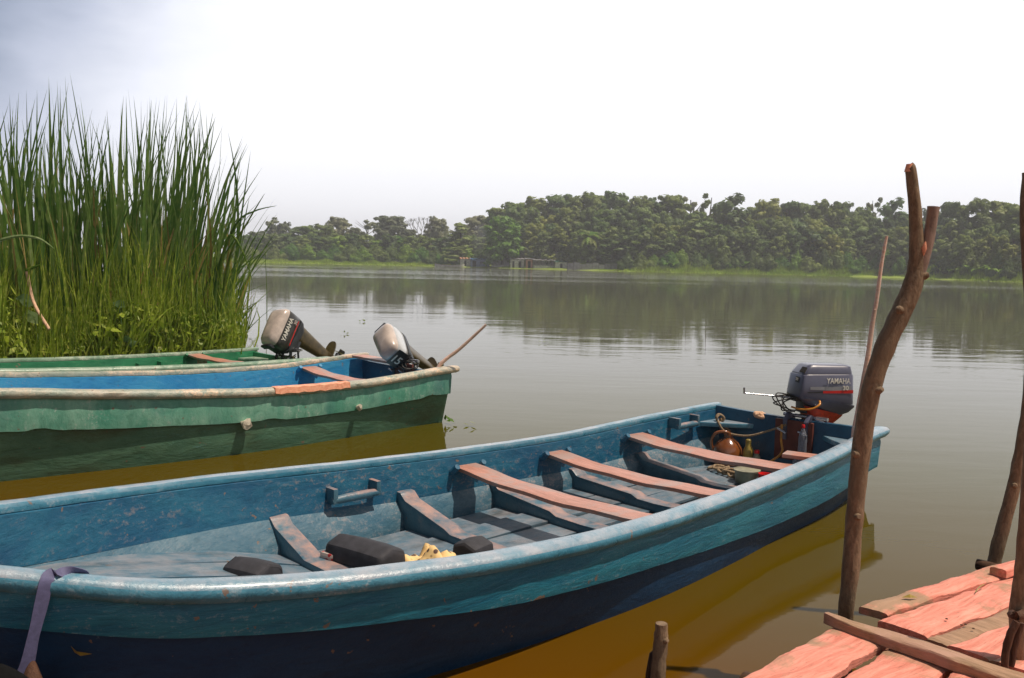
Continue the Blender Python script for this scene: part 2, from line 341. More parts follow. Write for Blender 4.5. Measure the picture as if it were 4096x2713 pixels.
for x in xs:
    y0 = shore_y(x)
    for dy, z in prof: V.append((x*(1+max(0, dy)/400), y0+dy, z + (0 if dy < 1 else .15*math.sin(x*.21+dy))))
n = len(prof); F = [(i*n+j, (i+1)*n+j, (i+1)*n+j+1, i*n+j+1) for i in range(len(xs)-1) for j in range(n-1)]
link('riverbank', np_mesh('riverbank', V, F, M['bank'], smooth=True), kind='structure')
def ground_z(dy): return float(np.interp(dy, [p[0] for p in prof], [p[1] for p in prof]))
V = []; gx = np.linspace(-60, 60, 90); gy = [-150, -40, -12, -5, -2, -.6, .3, .9, 1.4]
for x in gx:
    for y in gy:
        z = .42 - max(0, y+.6)*.42 + .05*math.sin(x*1.7+y) if y > -1 else .5 + .03*(-y)
        V.append((x, y + .15*math.sin(x*.9), min(z, 5)))
n = len(gy); F = [(i*n+j, (i+1)*n+j, (i+1)*n+j+1, i*n+j+1) for i in range(len(gx)-1) for j in range(n-1)]
link('ground', np_mesh('ground', V, F, M['mud'], smooth=True), kind='structure')

# ------------------------------------------------------------------ leaves and trees
def leaf_quads(P, Nrm, size, aspect=1.6):
    n = len(P); a = rng.normal(size=(n, 3)); a -= (a*Nrm).sum(1, keepdims=True)*Nrm; a /= np.linalg.norm(a, axis=1, keepdims=True)+1e-9
    b = np.cross(Nrm, a); s = np.asarray(size).reshape(-1, 1)*np.ones((n, 1))
    V = np.stack([P - a*s*aspect/2, P + b*s*.42 + a*s*.05, P + a*s*aspect/2, P - b*s*.42 + a*s*.05], 1)
    return V.reshape(-1, 3), np.arange(4*n).reshape(-1, 4)
def unit(n):
    v = rng.normal(size=(n, 3)); return v/np.linalg.norm(v, axis=1, keepdims=True)
def crown(lobes, density=11, leaf=.5):
    """lobes: (centre, radii); leaf clumps scattered through the outer half of each lobe"""
    PP = []; NN = []; SS = []
    for c, r in lobes:
        r = np.array(r); n = int(density*(r[0]*r[1]+r[0]*r[2]+r[1]*r[2]))+20
        nc = max(6, n//26); cu = unit(nc); cu[:, 2] = np.abs(cu[:, 2])*1.0 - .35*(rng.random(nc) < .5); cc = cu*(.72+.33*rng.random((nc, 1)))
        k = rng.integers(0, nc, n); d = unit(n); p = cc[k] + d*(.20+.13*rng.random((n, 1)))
        PP.append(p*r + np.array(c)); ou = cc[k] + d*.3; ou /= np.linalg.norm(ou, axis=1, keepdims=True); nn = .9*ou + .45*d + .30*unit(n) + np.array([0, -.10, .40]); NN.append(nn/np.linalg.norm(nn, axis=1, keepdims=True)); SS.append(leaf*(.6+.8*rng.random(n)))
        m = n//3; u = unit(m); PP.append(u*r*(.35+.5*rng.random((m, 1))) + np.array(c)); NN.append(u*.8+unit(m)*.5+np.array([0, 0, .4])); NN[-1] /= np.linalg.norm(NN[-1], axis=1, keepdims=True); SS.append(leaf*(1.0+.8*rng.random(m)))
    return leaf_quads(np.concatenate(PP), np.concatenate(NN), np.concatenate(SS)*.85)
def limb_tree(h, r, limbs, seed=0):
    R = random.Random(seed); mb = MB(); top = Vector((R.uniform(-.3, .3), R.uniform(-.3, .3), h))
    mb.tube(spl([(0, 0, -.5), (R.uniform(-.2, .2), .1, h*.4), top], 8), [r*(1-.07*i) for i in range(9)], 7)
    for i in range(limbs):
        z = h*R.uniform(.4, .8); a = R.uniform(0, 6.28); l = h*R.uniform(.18, .32); p = Vector((0, 0, z))
        e = p + Vector((math.cos(a)*l, math.sin(a)*l, l*R.uniform(.5, 1.1)))
        mb.tube([p, p.lerp(e, .35)+Vector((0, 0, -l*.05)), p.lerp(e, .7)], [r*.45, r*.3, r*.12], 5)
    return mb
PROTO = {}
def proto(kind, var):
    """unit crowns about 10 m tall; returns (crown mesh data arrays, trunk mesh)"""
    key = (kind, var)
    if key in PROTO: return PROTO[key]
    R = random.Random(hash_(kind)*10+var)
    L = []
    u = R.uniform
    if kind == 'round':
        for i in range(24): a = i*2.4; f_ = i/23; zz = 2.6+6.6*f_; rr = 3.0*math.sqrt(max(0, 1-((zz-4.6)/4.9)**2))*u(.7, 1.0); L.append(((math.cos(a)*rr, math.sin(a)*rr, zz), (u(.8, 1.4), u(.8, 1.4), u(.6, 1.0))))
        L.append(((0, 0, 8.4), (1.7, 1.6, 1.5))); L.append(((0, 0, 5.5), (2.6, 2.6, 2.4))); trunk = limb_tree(7, .28, 6, var)
    elif kind == 'tall':
        for i in range(9): a = u(0, 6.28); rr = u(.2, 1.2); L.append(((math.cos(a)*rr, math.sin(a)*rr, 1.6+i*.85), (u(.9, 1.5), u(.9, 1.5), u(.8, 1.4))))
        L.append(((0, 0, 9.2), (.95, .95, .9))); trunk = limb_tree(8, .25, 4, var)
    elif kind == 'mass':
        for i in range(28): a = i*2.4; f_ = i/27; zz = .9+8.2*f_; rr = 2.9*math.sqrt(max(0, 1-((zz-3.8)/5.7)**2))*u(.65, 1.0); L.append(((math.cos(a)*rr, math.sin(a)*rr, zz), (u(.8, 1.3), u(.8, 1.3), u(.6, 1.0))))
        L.append(((0, 0, 4.0), (2.5, 2.5, 3.6))); L.append(((.3, 0, 8.6), (1.3, 1.2, 1.2))); trunk = limb_tree(7, .3, 4, var)
    elif kind == 'emergent':
        for i in range(16): a = i*2.4; rr = u(.3, 1.9); L.append(((math.cos(a)*rr, math.sin(a)*rr, 9.5-rr*.5-u(0, 2.2)), (u(.6, 1.0), u(.6, 1.0), u(.35, .55))))
        L.append(((0, 0, 8.2), (1.0, 1.0, .7))); L.append(((0, 0, 5), (.9, .9, 1.5))); trunk = limb_tree(9, .2, 9, var)
    elif kind == 'sparse':
        for i in range(11): a = u(0, 6.28); rr = u(.4, 1.9); L.append(((math.cos(a)*rr, math.sin(a)*rr, u(5.0, 9.7)), (u(.35, .6), u(.35, .6), u(.2, .32))))
        trunk = limb_tree(9.4, .16, 14, var)
    elif kind == 'conical':
        for i in range(11): f_ = i/10; rr = (1-f_)*1.6; L.append(((u(-.3, .3), u(-.3, .3), 1.2+f_*8), (rr+.45, rr+.45, .55))); L.append(((math.cos(i*2.4)*rr, math.sin(i*2.4)*rr, 1+f_*8), (.7, .7, .35)))
        trunk = limb_tree(9, .18, 5, var)
    elif kind == 'bush':
        for i in range(9): a = u(0, 6.28); rr = u(.8, 4.2); L.append(((math.cos(a)*rr, math.sin(a)*rr*.6, u(1.5, 4.5)), (u(1.8, 2.8), u(1.6, 2.4), u(1.8, 3.6))))
        L.append(((0, 0, 5.5), (3, 2.2, 4))); trunk = limb_tree(5, .35, 4, var)
    dens = {'emergent': 80, 'sparse': 110, 'conical': 34, 'tall': 34}.get(kind, 34)
    V, F = crown(L, dens, .42 if kind != 'bush' else .55)
    PROTO[key] = ((V, F), trunk); return PROTO[key]
def hash_(s): return sum(ord(c)*(i+3) for i, c in enumerate(s)) % 97
MESHC = {}
NAMES = {'round': 'broadleaf_tree', 'tall': 'slender_tree', 'mass': 'forest_tree', 'emergent': 'emergent_tree', 'sparse': 'sparse_tree', 'conical': 'conical_tree', 'bush': 'riverside_bush'}
def tree(px, top, width, kind, mat, back, label, group=None, var=None, d=None):
    """px, top: where the crown tip shows; width: crown width in the same units; back: metres behind the waterline"""
    sh = shore_at(px); y = (d or sh) + back; p = aty(px, hor(px), y); gz = ground_z(back)
    h = (CAMH + (hor(px)-top)*DS/FPX*y) - gz; w = width*DS/FPX*y
    var = random.randrange(3) if var is None else var
    (V, F), tr = proto(kind, var)
    k = (kind, var, mat)
    if k not in MESHC: MESHC[k] = np_mesh(NAMES[kind]+'_crown', V, F, M['tree'][mat])
    kt = (kind, var)
    if kt not in MESHC: MESHC[kt] = tr.mesh('trunk', M['trunk'], 60)
    t = empty(NAMES[kind], label, 'bush' if kind == 'bush' else 'tree', (p.x, p.y, gz), random.uniform(0, 6.28) if kind != 'bush' else random.uniform(-.5, .5), group)
    basew = {'round': 7.6, 'tall': 3.9, 'mass': 6.8, 'emergent': 4.6, 'sparse': 4.6, 'conical': 4.3, 'bush': 11}[kind]
    baseh = {'bush': 9.3, 'sparse': 10., 'emergent': 10.}.get(kind, 9.9)
    for nm, me in (('crown', MESHC[k]), ('trunk', MESHC[kt])):
        o = link(nm, me, t); o.scale = (w/basew, w/basew, h/baseh)
    return t
#  px, top, width, kind, mat, back, label
SKY = [
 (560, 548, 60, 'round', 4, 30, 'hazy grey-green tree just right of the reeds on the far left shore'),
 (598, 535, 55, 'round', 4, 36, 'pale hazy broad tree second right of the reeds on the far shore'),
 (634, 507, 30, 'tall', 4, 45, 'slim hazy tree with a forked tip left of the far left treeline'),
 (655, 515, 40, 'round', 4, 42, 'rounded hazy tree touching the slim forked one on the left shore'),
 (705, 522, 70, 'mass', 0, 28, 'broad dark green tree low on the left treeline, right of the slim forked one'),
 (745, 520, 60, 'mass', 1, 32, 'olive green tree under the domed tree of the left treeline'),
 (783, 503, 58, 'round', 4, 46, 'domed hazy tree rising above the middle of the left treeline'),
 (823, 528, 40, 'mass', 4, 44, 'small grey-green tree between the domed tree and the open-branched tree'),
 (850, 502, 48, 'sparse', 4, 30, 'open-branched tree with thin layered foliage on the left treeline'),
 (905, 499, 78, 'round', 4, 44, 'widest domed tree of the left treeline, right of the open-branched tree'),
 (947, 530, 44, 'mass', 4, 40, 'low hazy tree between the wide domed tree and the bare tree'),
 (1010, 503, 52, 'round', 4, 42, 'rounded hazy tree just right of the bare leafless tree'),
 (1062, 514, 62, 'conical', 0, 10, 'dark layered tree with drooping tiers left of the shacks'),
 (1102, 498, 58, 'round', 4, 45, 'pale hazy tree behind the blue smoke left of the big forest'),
 (1160, 500, 66, 'mass', 3, 5, 'bright green leafy tree standing in front at the left end of the big forest'),
 (1152, 472, 52, 'emergent', 0, 30, 'flat-topped tree at the left shoulder of the big forest'),
 (1190, 468, 80, 'round', 0, 36, 'broad tree on the left shoulder of the forest skyline above the blue shed'),
 (1240, 458, 80, 'round', 1, 40, 'olive broad crown on the skyline above the rusty shack'),
 (1290, 449, 80, 'round', 0, 44, 'green rounded crown left of the highest crowns of the forest'),
 (1322, 442, 34, 'emergent', 0, 46, 'small flat-topped tip poking out left of the forest summit'),
 (1350, 448, 84, 'round', 1, 42, 'olive crown at the summit of the forest skyline'),
 (1383, 438, 46, 'emergent', 0, 46, 'highest flat-topped tree on the forest skyline'),
 (1420, 445, 76, 'round', 0, 42, 'green crown right of the highest tree on the skyline'),
 (1470, 455, 70, 'round', 1, 40, 'olive crown in the shallow dip right of the forest summit'),
 (1502, 446, 48, 'emergent', 0, 42, 'knobbly flat tip left of the middle of the forest skyline'),
 (1550, 450, 76, 'round', 1, 40, 'broad olive crown in the middle of the forest skyline'),
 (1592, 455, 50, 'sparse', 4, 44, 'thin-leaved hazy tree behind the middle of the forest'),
 (1636, 449, 40, 'sparse', 0, 36, 'airy tree with separate leaf clumps above the middle of the forest'),
 (1662, 470, 50, 'mass', 0, 34, 'green tree right of the airy one with separate clumps'),
 (1696, 453, 58, 'tall', 2, 26, 'tall dark vine-covered tree standing alone like a tower on the skyline'),
 (1735, 466, 44, 'emergent', 0, 36, 'small flat crown just right of the tall dark vine-covered tree'),
 (1770, 462, 70, 'round', 1, 34, 'olive crown right of centre on the forest skyline'),
 (1815, 455, 56, 'emergent', 0, 36, 'round-tipped emergent crown right of the olive crown'),
 (1850, 470, 60, 'round', 0, 36, 'green crown sloping down right of the round-tipped emergent'),
 (1893, 463, 56, 'round', 1, 34, 'olive crown third from the right end of the big forest'),
 (1940, 466, 56, 'round', 2, 32, 'dark domed crown second from the right end of the big forest'),
 (1985, 478, 50, 'mass', 0, 30, 'green crown at the right end of the big forest beside the gap'),
 (2012, 456, 28, 'sparse', 4, 34, 'thin tall tree leaning over the gap in the forest'),
 (2066, 463, 54, 'tall', 0, 30, 'tall layered tree right of the gap, behind the thin pale stick'),
 (2092, 498, 46, 'mass', 2, 30, 'low dark tree between the layered tree and the forked post'),
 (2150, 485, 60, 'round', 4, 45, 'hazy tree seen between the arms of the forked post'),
 (2195, 466, 66, 'round', 2, 26, 'dark tree immediately right of the forked post'),
 (2250, 458, 70, 'mass', 2, 24, 'dark dense crown right of the forked post, second along'),
 (2305, 452, 76, 'emergent', 1, 34, 'broad flat umbrella crown near the right edge of the photo'),
 (2345, 470, 70, 'round', 0, 26, 'green crown behind the right-hand post at the edge of the photo'),
 (2400, 462, 80, 'mass', 2, 26, 'dark crown at the far right end of the treeline'),
 (2470, 470, 90, 'round', 1, 28, 'olive crown beyond the right end of the treeline'),
]
for s in SKY: tree(s[0], s[1], s[2]*1.45, *s[3:])
G1 = 'mid-height trees filling the forest below the skyline'
HUE = ['green', 'olive', 'dark green', 'bright green', 'grey-green']
R = random.Random(5); ROWS = []
for row, (back, lo, hi, wd, x0) in enumerate([(26, 478, 506, 60, 1150), (16, 500, 530, 52, 1200), (10, 528, 556, 44, 1228)]):
    x = x0
    while x < 2440:
        if not (2020 < x < 2046 and row == 0):
            tp = R.uniform(lo, hi) + (x-1500)*.012
            if row == 0 and x > 1950: tp += 14
            _t = tree(x, tp, wd*R.uniform(1.15, 1.6), R.choice(['mass', 'mass', 'round', 'tall']) if row else R.choice(['mass', 'round']), mt_ := R.choice([0, 1, 2, 0, 1]), back+R.uniform(-2, 3), 'x', G1); ROWS.append((_t, x, ['upper', 'middle', 'lower'][row]+' '+HUE[mt_]+' forest tree'))
        x += R.uniform(.55, .8)*wd
G2 = 'leafy trees along the left far shore'
x = 545
while x < 1120:
    _t = tree(x, R.uniform(538, 556), 50*R.uniform(1., 1.4), R.choice(['mass', 'round', 'mass']), mt_ := R.choice([0, 3, 0, 2]), R.uniform(12, 22), 'x', G2); ROWS.append((_t, x, 'low '+HUE[mt_]+' rounded tree of the left shore')); x += R.uniform(22, 34)
x = 540
while x < 1110:
    _t = tree(x, R.uniform(566, 580), 50*R.uniform(.9, 1.3), 'bush', mt_ := R.choice([3, 0, 3]), R.uniform(6, 11), 'x', 'bushes along the left far shore'); ROWS.append((_t, x, HUE[mt_]+' waterside bush')); x += R.uniform(26, 40)
x = 1450
while x < 2440:
    _t = tree(x, R.uniform(572, 592)+(x-1450)*.014, 44*R.uniform(.8, 1.3), 'bush', mt_ := R.choice([0, 3, 2, 3]), R.uniform(4.5, 8), 'x', 'bushes along the right far bank'); ROWS.append((_t, x, HUE[mt_]+' bush at the forest foot')); x += R.uniform(24, 40)
x = 1230
while x < 1450:
    _t = tree(x, R.uniform(548, 566), 44*R.uniform(.8, 1.3), 'mass', mt_ := R.choice([0, 2, 2]), R.uniform(11, 15), 'x', 'trees behind the shacks'); ROWS.append((_t, x, HUE[mt_]+' tree behind the shacks')); x += R.uniform(22, 30)

LM = [(560, 'the reeds'), (634, 'the slim forked tree'), (705, 'the left treeline start'), (783, 'the domed hazy tree'), (850, 'the open-branched tree'), (905, 'the widest domed tree'), (972, 'the bare tree'), (1010, 'the rounded hazy tree'),
      (1062, 'the layered drooping tree'), (1105, 'the blue-roofed shed'), (1155, 'the bright front tree'), (1200, 'the patched grey hut'), (1240, 'the orange kiosk'), (1285, 'the green-roofed shed'), (1322, 'the small summit tip'), (1358, 'the palm'), (1383, 'the highest flat-topped tree'), (1428, 'the fence end'),
      (1470, 'the dip past the summit'), (1502, 'the knobbly flat tip'), (1550, 'the middle olive crown'), (1592, 'the thin-leaved hazy tree'), (1636, 'the airy clumped tree'), (1696, 'the tall dark tower tree'), (1735, 'the small flat crown'), (1790, 'the dark low hut'),
      (1815, 'the round-tipped emergent'), (1850, 'the sloping green crown'), (1893, 'the third olive crown'), (1940, 'the dark domed crown'), (1985, 'the gap-side crown'), (2012, 'the leaning gap tree'), (2050, 'the thin stick'), (2092, 'the low dark tree'), (2115, 'the forked post'), (2150, 'the fork arms'),
      (2195, 'the dark tree past the fork'), (2250, 'the dense dark crown'), (2305, 'the umbrella crown'), (2345, 'the tiny white hut'), (2370, 'the right-hand post'), (2400, 'the far right edge'), (2470, 'the end of the bank')]
def spread_labels(objs):  # each belongs to the nearest landmark of the far shore
    seen = {}
    for o, px, what in objs:
        lm = min(LM, key=lambda l: abs(l[0]-px)); rel = 'at' if abs(lm[0]-px) < 7 else ('left of' if px < lm[0] else 'right of')
        seen.setdefault((what, rel, lm[1]), []).append((px, o))
    for (what, rel, lm), L in seen.items():
        L.sort(key=lambda a: a[0]); w = {1: [''], 2: ['left-hand ', 'right-hand ']}.get(len(L), ['left-hand ', 'middle ', 'right-hand '] + ['last ']*9)
        for (px, o), pre in zip(L, w): o['label'] = f"{pre}{what} {rel} {lm}"
# bare tree
def bare_tree(px, top, back, label):
    y = shore_at(px)+back; p = aty(px, hor(px), y); gz = ground_z(back); h = CAMH + (hor(px)-top)*DS/FPX*y - gz
    t = empty('bare_tree', label, 'tree', (p.x, p.y, gz)); R = random.Random(3); mb = MB()
    mb.tube([(0, 0, -.4), (.1, 0, h*.5)], [.30, .22], 7); mb.build('trunk', M['trunk'], t, 60)
    def br(p, d, l, r, k):
        e = p + d*l; b.tube([p, p.lerp(e, .5) + Vector((R.uniform(-.1, .1)*l, 0, 0)), e], [r, r*.8, r*.6], 5)
        if k: 
            for i in range(3): br(e, (d + Vector((R.uniform(-.7, .7), R.uniform(-.5, .5), R.uniform(0, .5)))).normalized(), l*.62, r*.6, k-1)
    for i in range(5):
        b = MB(); br(Vector((.1, 0, h*.46)), Vector((-.6+.3*i, R.uniform(-.3, .3), .9)).normalized(), h*.26, .15, 3); b.build('branch', M['trunk'], t, 60)
bare_tree(972, 505, 20, 'bare leafless tree with forked grey branches above the bright roof')
# palm
def palm(px, top, back, label, sc=1.):
    y = shore_at(px)+back; p = aty(px, hor(px), y); gz = ground_z(back); h = CAMH + (hor(px)-top)*DS/FPX*y - gz
    t = empty('palm_tree', label, 'palm tree', (p.x, p.y, gz)); mb = MB(); mb.tube(spl([(0, 0, -.4), (.15, 0, h*.4), (.1, 0, h*.72)], 6), [.32, .28, .26, .25, .24, .24, .28], 8); mb.build('trunk', M['trunk'], t, 60)
    c = Vector((.1, 0, h*.72)); R = random.Random(9)
    for i in range(22):
        a = i*2.4; el = R.uniform(-.1, 1.2); L = h*.36*sc; V = []; F = []
        d = Vector((math.cos(a)*math.cos(el), math.sin(a)*math.cos(el), math.sin(el))); sdv = Vector((-math.sin(a), math.cos(a), 0))
        P = [c + d*L*(k/9) + Vector((0, 0, -L*.55*(k/9)**2.2)) for k in range(10)]
        b = MB()
        for k in range(1, 10):
            for s_ in (-1, 1):
                tip = P[k] + sdv*s_*L*.26*math.sin(math.pi*(k/10)**.7) + Vector((0, 0, -L*.10)) + d*L*.06
                b.add([P[k-1], P[k], tip, tip - d*.12*L], [(0, 1, 2, 3)])
        b.build('frond', M['tree'][1] if i % 3 else M['tree'][3], t)
palm(1358, 520, 8.5, 'feathery palm tree in front of the forest, right of the shacks')

# marsh grass along the far shore
def blades(roots, tips, width, segs=3, bend=None, droop=0):
    n = len(roots); t = np.linspace(0, 1, segs+1); V = np.zeros((n, segs+1, 2, 3)); d = tips-roots
    side = np.stack([rng.normal(size=n), rng.normal(size=n)*.5, np.zeros(n)], 1); side /= np.linalg.norm(side, axis=1, keepdims=True)
    if bend is None: bend = rng.normal(size=(n, 3))*.05*np.linalg.norm(d, axis=1, keepdims=True)
    for i, u in enumerate(t):
        c = roots + d*u + bend*(4*u*(1-u)) ; c[:, 2] += 0
        w = (np.asarray(width)*(1-u**3.5)*(.55+.45*min(1, u*4))+.001).reshape(-1, 1) if hasattr(width, '__len__') else width*(1-u**2.2)+.001
        V[:, i, 0] = c - side*w/2; V[:, i, 1] = c + side*w/2
    k = np.arange(n)[:, None]*(segs+1)*2 + np.arange(segs)[None]*2
    F = np.stack([k, k+1, k+3, k+2], -1).reshape(-1, 4); return V.reshape(-1, 3), F
n = 52000; px = rng.uniform(430, 2460, n); dd = np.array([shore_at(p) for p in px]); back = -3.5 + rng.random(n)**1.2*12.5
y = dd+back; x = (px-1184)*DS/FPX*y; hgt = np.where(px < 1030, rng.uniform(.6, 1.1, n), rng.uniform(1.1, 2.3, n)*np.interp(px, [1430, 1500, 2400], [.7, 1., 1.15])); hgt = np.where((px > 1040) & (px < 1440), hgt*.22, hgt)
hgt *= (.7+.5*np.sin(px*.09)*np.sin(px*.031)+.25)*np.where(back < 0, .22, .25+.75*np.minimum(1, np.maximum(back, 0)/4))
ro = np.stack([x, y, np.interp(back, [p[0] for p in prof], [p[1] for p in prof])-.05], 1); ti = ro + np.stack([rng.normal(size=n)*.2, rng.normal(size=n)*.2, hgt], 1)
V, F = blades(ro, ti, .28, 2); link('marsh_grass', np_mesh('marsh_grass', V, F, M['marsh']), label='bright yellow-green marsh grass fringing the far shore', cat='grass', kind='stuff')

# broad-leaved plants (banana-like) at the foot of the right forest
def banana(px, h, back, var):
    y = shore_at(px)+back; p = aty(px, hor(px), y); gz = ground_z(back)
    t = empty('broadleaf_plant', 'x', 'plant', (p.x, p.y, gz), var, 'large-leaved plants on the right bank')
    st = MB(); st.tube([(0, 0, -.2), (0, 0, h*.5)], [.16, .10], 7); st.build('stem', M['tree'][3], t, 60); b = MB()
    R = random.Random(var)
    for i in range(9):
        a = i*2.4; l = h*R.uniform(.45, .65); d = Vector((math.cos(a), math.sin(a), 0)); sdv = Vector((-d.y, d.x, 0)); c = Vector((0, 0, h*.48)); up = R.uniform(.6, 1.3)
        P = [c + d*l*(k/5) + Vector((0, 0, l*(up*(k/5) - .8*(k/5)**2))) for k in range(6)]
        w = [.03, .16, .2, .18, .12, .01]
        for k in range(5): b.add([P[k]-sdv*w[k]*h*.4, P[k]+sdv*w[k]*h*.4, P[k+1]+sdv*w[k+1]*h*.4, P[k+1]-sdv*w[k+1]*h*.4], [(0, 1, 2, 3)])
    b.build('foliage', M['tree'][3], t); return t
BAN = []
for i, q in enumerate([1540, 1560, 1690, 1712, 1725, 2170, 2195, 2215, 2240, 2262, 2290, 2310]): BAN.append((banana(q, R.uniform(3.0, 4.6), R.uniform(3.5, 5.5), i), q, 'large-leaved bank plant'))
spread_labels(ROWS); spread_labels(BAN)

# ------------------------------------------------------------------ shacks on the far bank
M['tarp'] = plain('blue_tarpaulin', (.05, .19, .42), .5, 0, .3, 1); M['tin'] = plain('weathered_tin', (.30, .30, .31), .6, .0, .3, 1.5)
M['tin_dark'] = plain('dark_tin_and_tar', (.05, .055, .06), .7, 0, .4, 1.5); M['plank_w'] = plain('grey_board_wall', (.60, .58, .55), .8, 0, .35, 2)
M['rust'] = plain('rusty_orange_sheet', (.55, .30, .18), .7, 0, .4, 1.5); M['blueboard'] = plain('faded_blue_board', (.26, .32, .46), .8, 0, .3, 2)
M['whitewash'] = plain('whitewashed_board', (.62, .60, .58), .8, 0, .3, 2); M['greenroof'] = plain('green_painted_tin', (.04, .16, .10), .5, 0, .3, 1.5)
M['hole'] = plain('dark_doorway_boards', (.02, .018, .015), .9)
def shack(x0, x1, ybase, ytop, wall, roof, label, back=3., doors=((.4, .6),), wins=(), depth=4., over=.35, slope=.3, posts=False):
    y = shore_at((x0+x1)/2)+back; a = aty(x0, ybase, y); b = aty(x1, ybase, y); w = (b-a).length; gz = .1
    h = (ybase-ytop+3)*DS/FPX*y; h = max(h, 1.6); mid = (a+b)/2
    t = empty('riverside_shack', label, 'shack', (mid.x, y+depth/2, gz))
    mb = MB()
    if not posts:
        cur = -w/2
        for d0, d1 in sorted(doors):
            X0, X1 = -w/2+w*d0, -w/2+w*d1
            mb.box(((cur+X0)/2, -depth/2, h*.45), (X0-cur, .08, h*.9)); mb.box(((X0+X1)/2, -depth/2, h*.82), (X1-X0, .07, h*.16)); cur = X1
        mb.box(((cur+w/2)/2, -depth/2, h*.45), (w/2-cur, .08, h*.9))
        mb.box((-w/2+.04, .05, h*.45), (.08, depth-.1, h*.9)); mb.box((w/2-.04, .05, h*.45), (.08, depth-.1, h*.9)); mb.box((0, depth/2, h*.45), (w-.2, .08, h*.9))
    else:
        mb.box((0, depth/2, h*.45), (w, .08, h*.9)); mb.box((0, 0, .04), (w, depth, .10)); mb.box((0, -depth/2, h*.9), (w, .14, .10)); 
        for k in range(5): mb.box((-w/2+.1+k*(w-.2)/4, -depth/2, h*.45), (.12, .12, h*.9))
        mb.box((0, -depth/2+.1, h*.2), (w-.1, .06, h*.3))
    mb.build('wall', wall, t)
    if not posts:
        for d0, d1 in doors:
            X0, X1 = -w/2+w*d0, -w/2+w*d1; q = MB(); q.box(((X0+X1)/2, -depth/2+.06, h*.37), (X1-X0-.02, .04, h*.73)); q.build('door', M['hole'], t)
    for d0, d1 in wins:
        X0, X1 = -w/2+w*d0, -w/2+w*d1; q = MB(); q.box(((X0+X1)/2, -depth/2-.06, h*.55), (X1-X0, .05, h*.3)); q.build('window_shutter', M['tin_dark'], t)
    rf = MB(); R2 = Matrix.Rotation(math.atan2(slope, depth), 3, 'X'); nseg = 14; ww = w+2*over
    vs = []; 
    for i in range(nseg*2+1):
        xx = -ww/2+ww*i/(nseg*2); zz = .05*(i % 2) + .10*math.sin(i*.9)
        vs += [(xx, -depth/2-over, h*.93+zz), (xx, depth/2+over, h*.93+slope+zz), (xx, -depth/2-over, h*.93+zz+.05), (xx, depth/2+over, h*.93+slope+zz+.05)]
    fs = []
    for i in range(nseg*2):
        k = i*4; fs += [(k, k+4, k+5, k+1), (k+2, k+3, k+7, k+6), (k, k+2, k+6, k+4), (k+1, k+5, k+7, k+3)]
    rf.add(vs, fs); rf.build('roof', roof, t); return t
shack(1064, 1088, 607, 590, M['plank_w'], M['rust'], 'small grey board shack with a rusty roof left of the blue-roofed shed', 2.2)
shack(1088, 1132, 606, 590, M['blueboard'], M['tarp'], 'shed with a sagging blue tarpaulin roof and faded blue wall', 2.8, doors=((.1, .3),), wins=((.5, .8),))
shack(1136, 1178, 609, 592, M['plank_w'], M['tin_dark'], 'low dark open-fronted shelter right of the blue-roofed shed', 3.5, posts=True)
shack(1180, 1212, 611, 592, M['whitewash'], M['tin'], 'pale grey patched hut between the dark shelter and the orange-fronted shack', 2.6, doors=((.15, .3), (.6, .8)))
shack(1216, 1232, 613, 593, M['rust'], M['tin'], 'narrow orange-fronted kiosk with a pale tin roof', 2.3, doors=((.3, .7),))
shack(1234, 1282, 613, 595, M['plank_w'], M['tin'], 'long open tin-roofed stall right of the orange kiosk', 3., posts=True)
shack(1284, 1312, 611, 596, M['plank_w'], M['greenroof'], 'green-roofed shed half hidden behind the tin fence', 4.6)
shack(1755, 1790, 600, 590, M['tin_dark'], M['tin_dark'], 'dark low hut in the bushes below the olive crowns', 9.)
shack(2045, 2085, 607, 593, M['plank_w'], M['tin'], 'grey hut with a pale roof behind the thin stick', 9.)
shack(2330, 2352, 612, 600, M['whitewash'], M['whitewash'], 'tiny white hut in the plants by the right-hand post', 8.)
def far_house():
    y = shore_at(985)+55; p = aty(985, hor(985), y); t = empty('house', 'house with a bright cream roof showing behind the left trees', 'house', (p.x, y, 1.5))
    mb = MB(); mb.box((0, 0, 2.8), (8, 5, 5.6)); mb.build('wall', M['whitewash'], t)
    rf = MB(); rf.add([(-4.6, -3, 5.5), (4.6, -3, 5.5), (4.6, 3, 5.5), (-4.6, 3, 5.5), (-4, 0, 7.4), (4, 0, 7.4)], [(0, 1, 5, 4), (2, 3, 4, 5), (1, 2, 5), (3, 0, 4), (0, 3, 2, 1)]); rf.build('roof', plain('sunlit_cream_tin', (.85, .68, .45), .35, .2), t)
    for i in (-2, 2):
        w = MB(); w.box((i, -2.53, 3.6), (1.3, .08, 1.2)); w.build('window', M['hole'], t)
far_house()
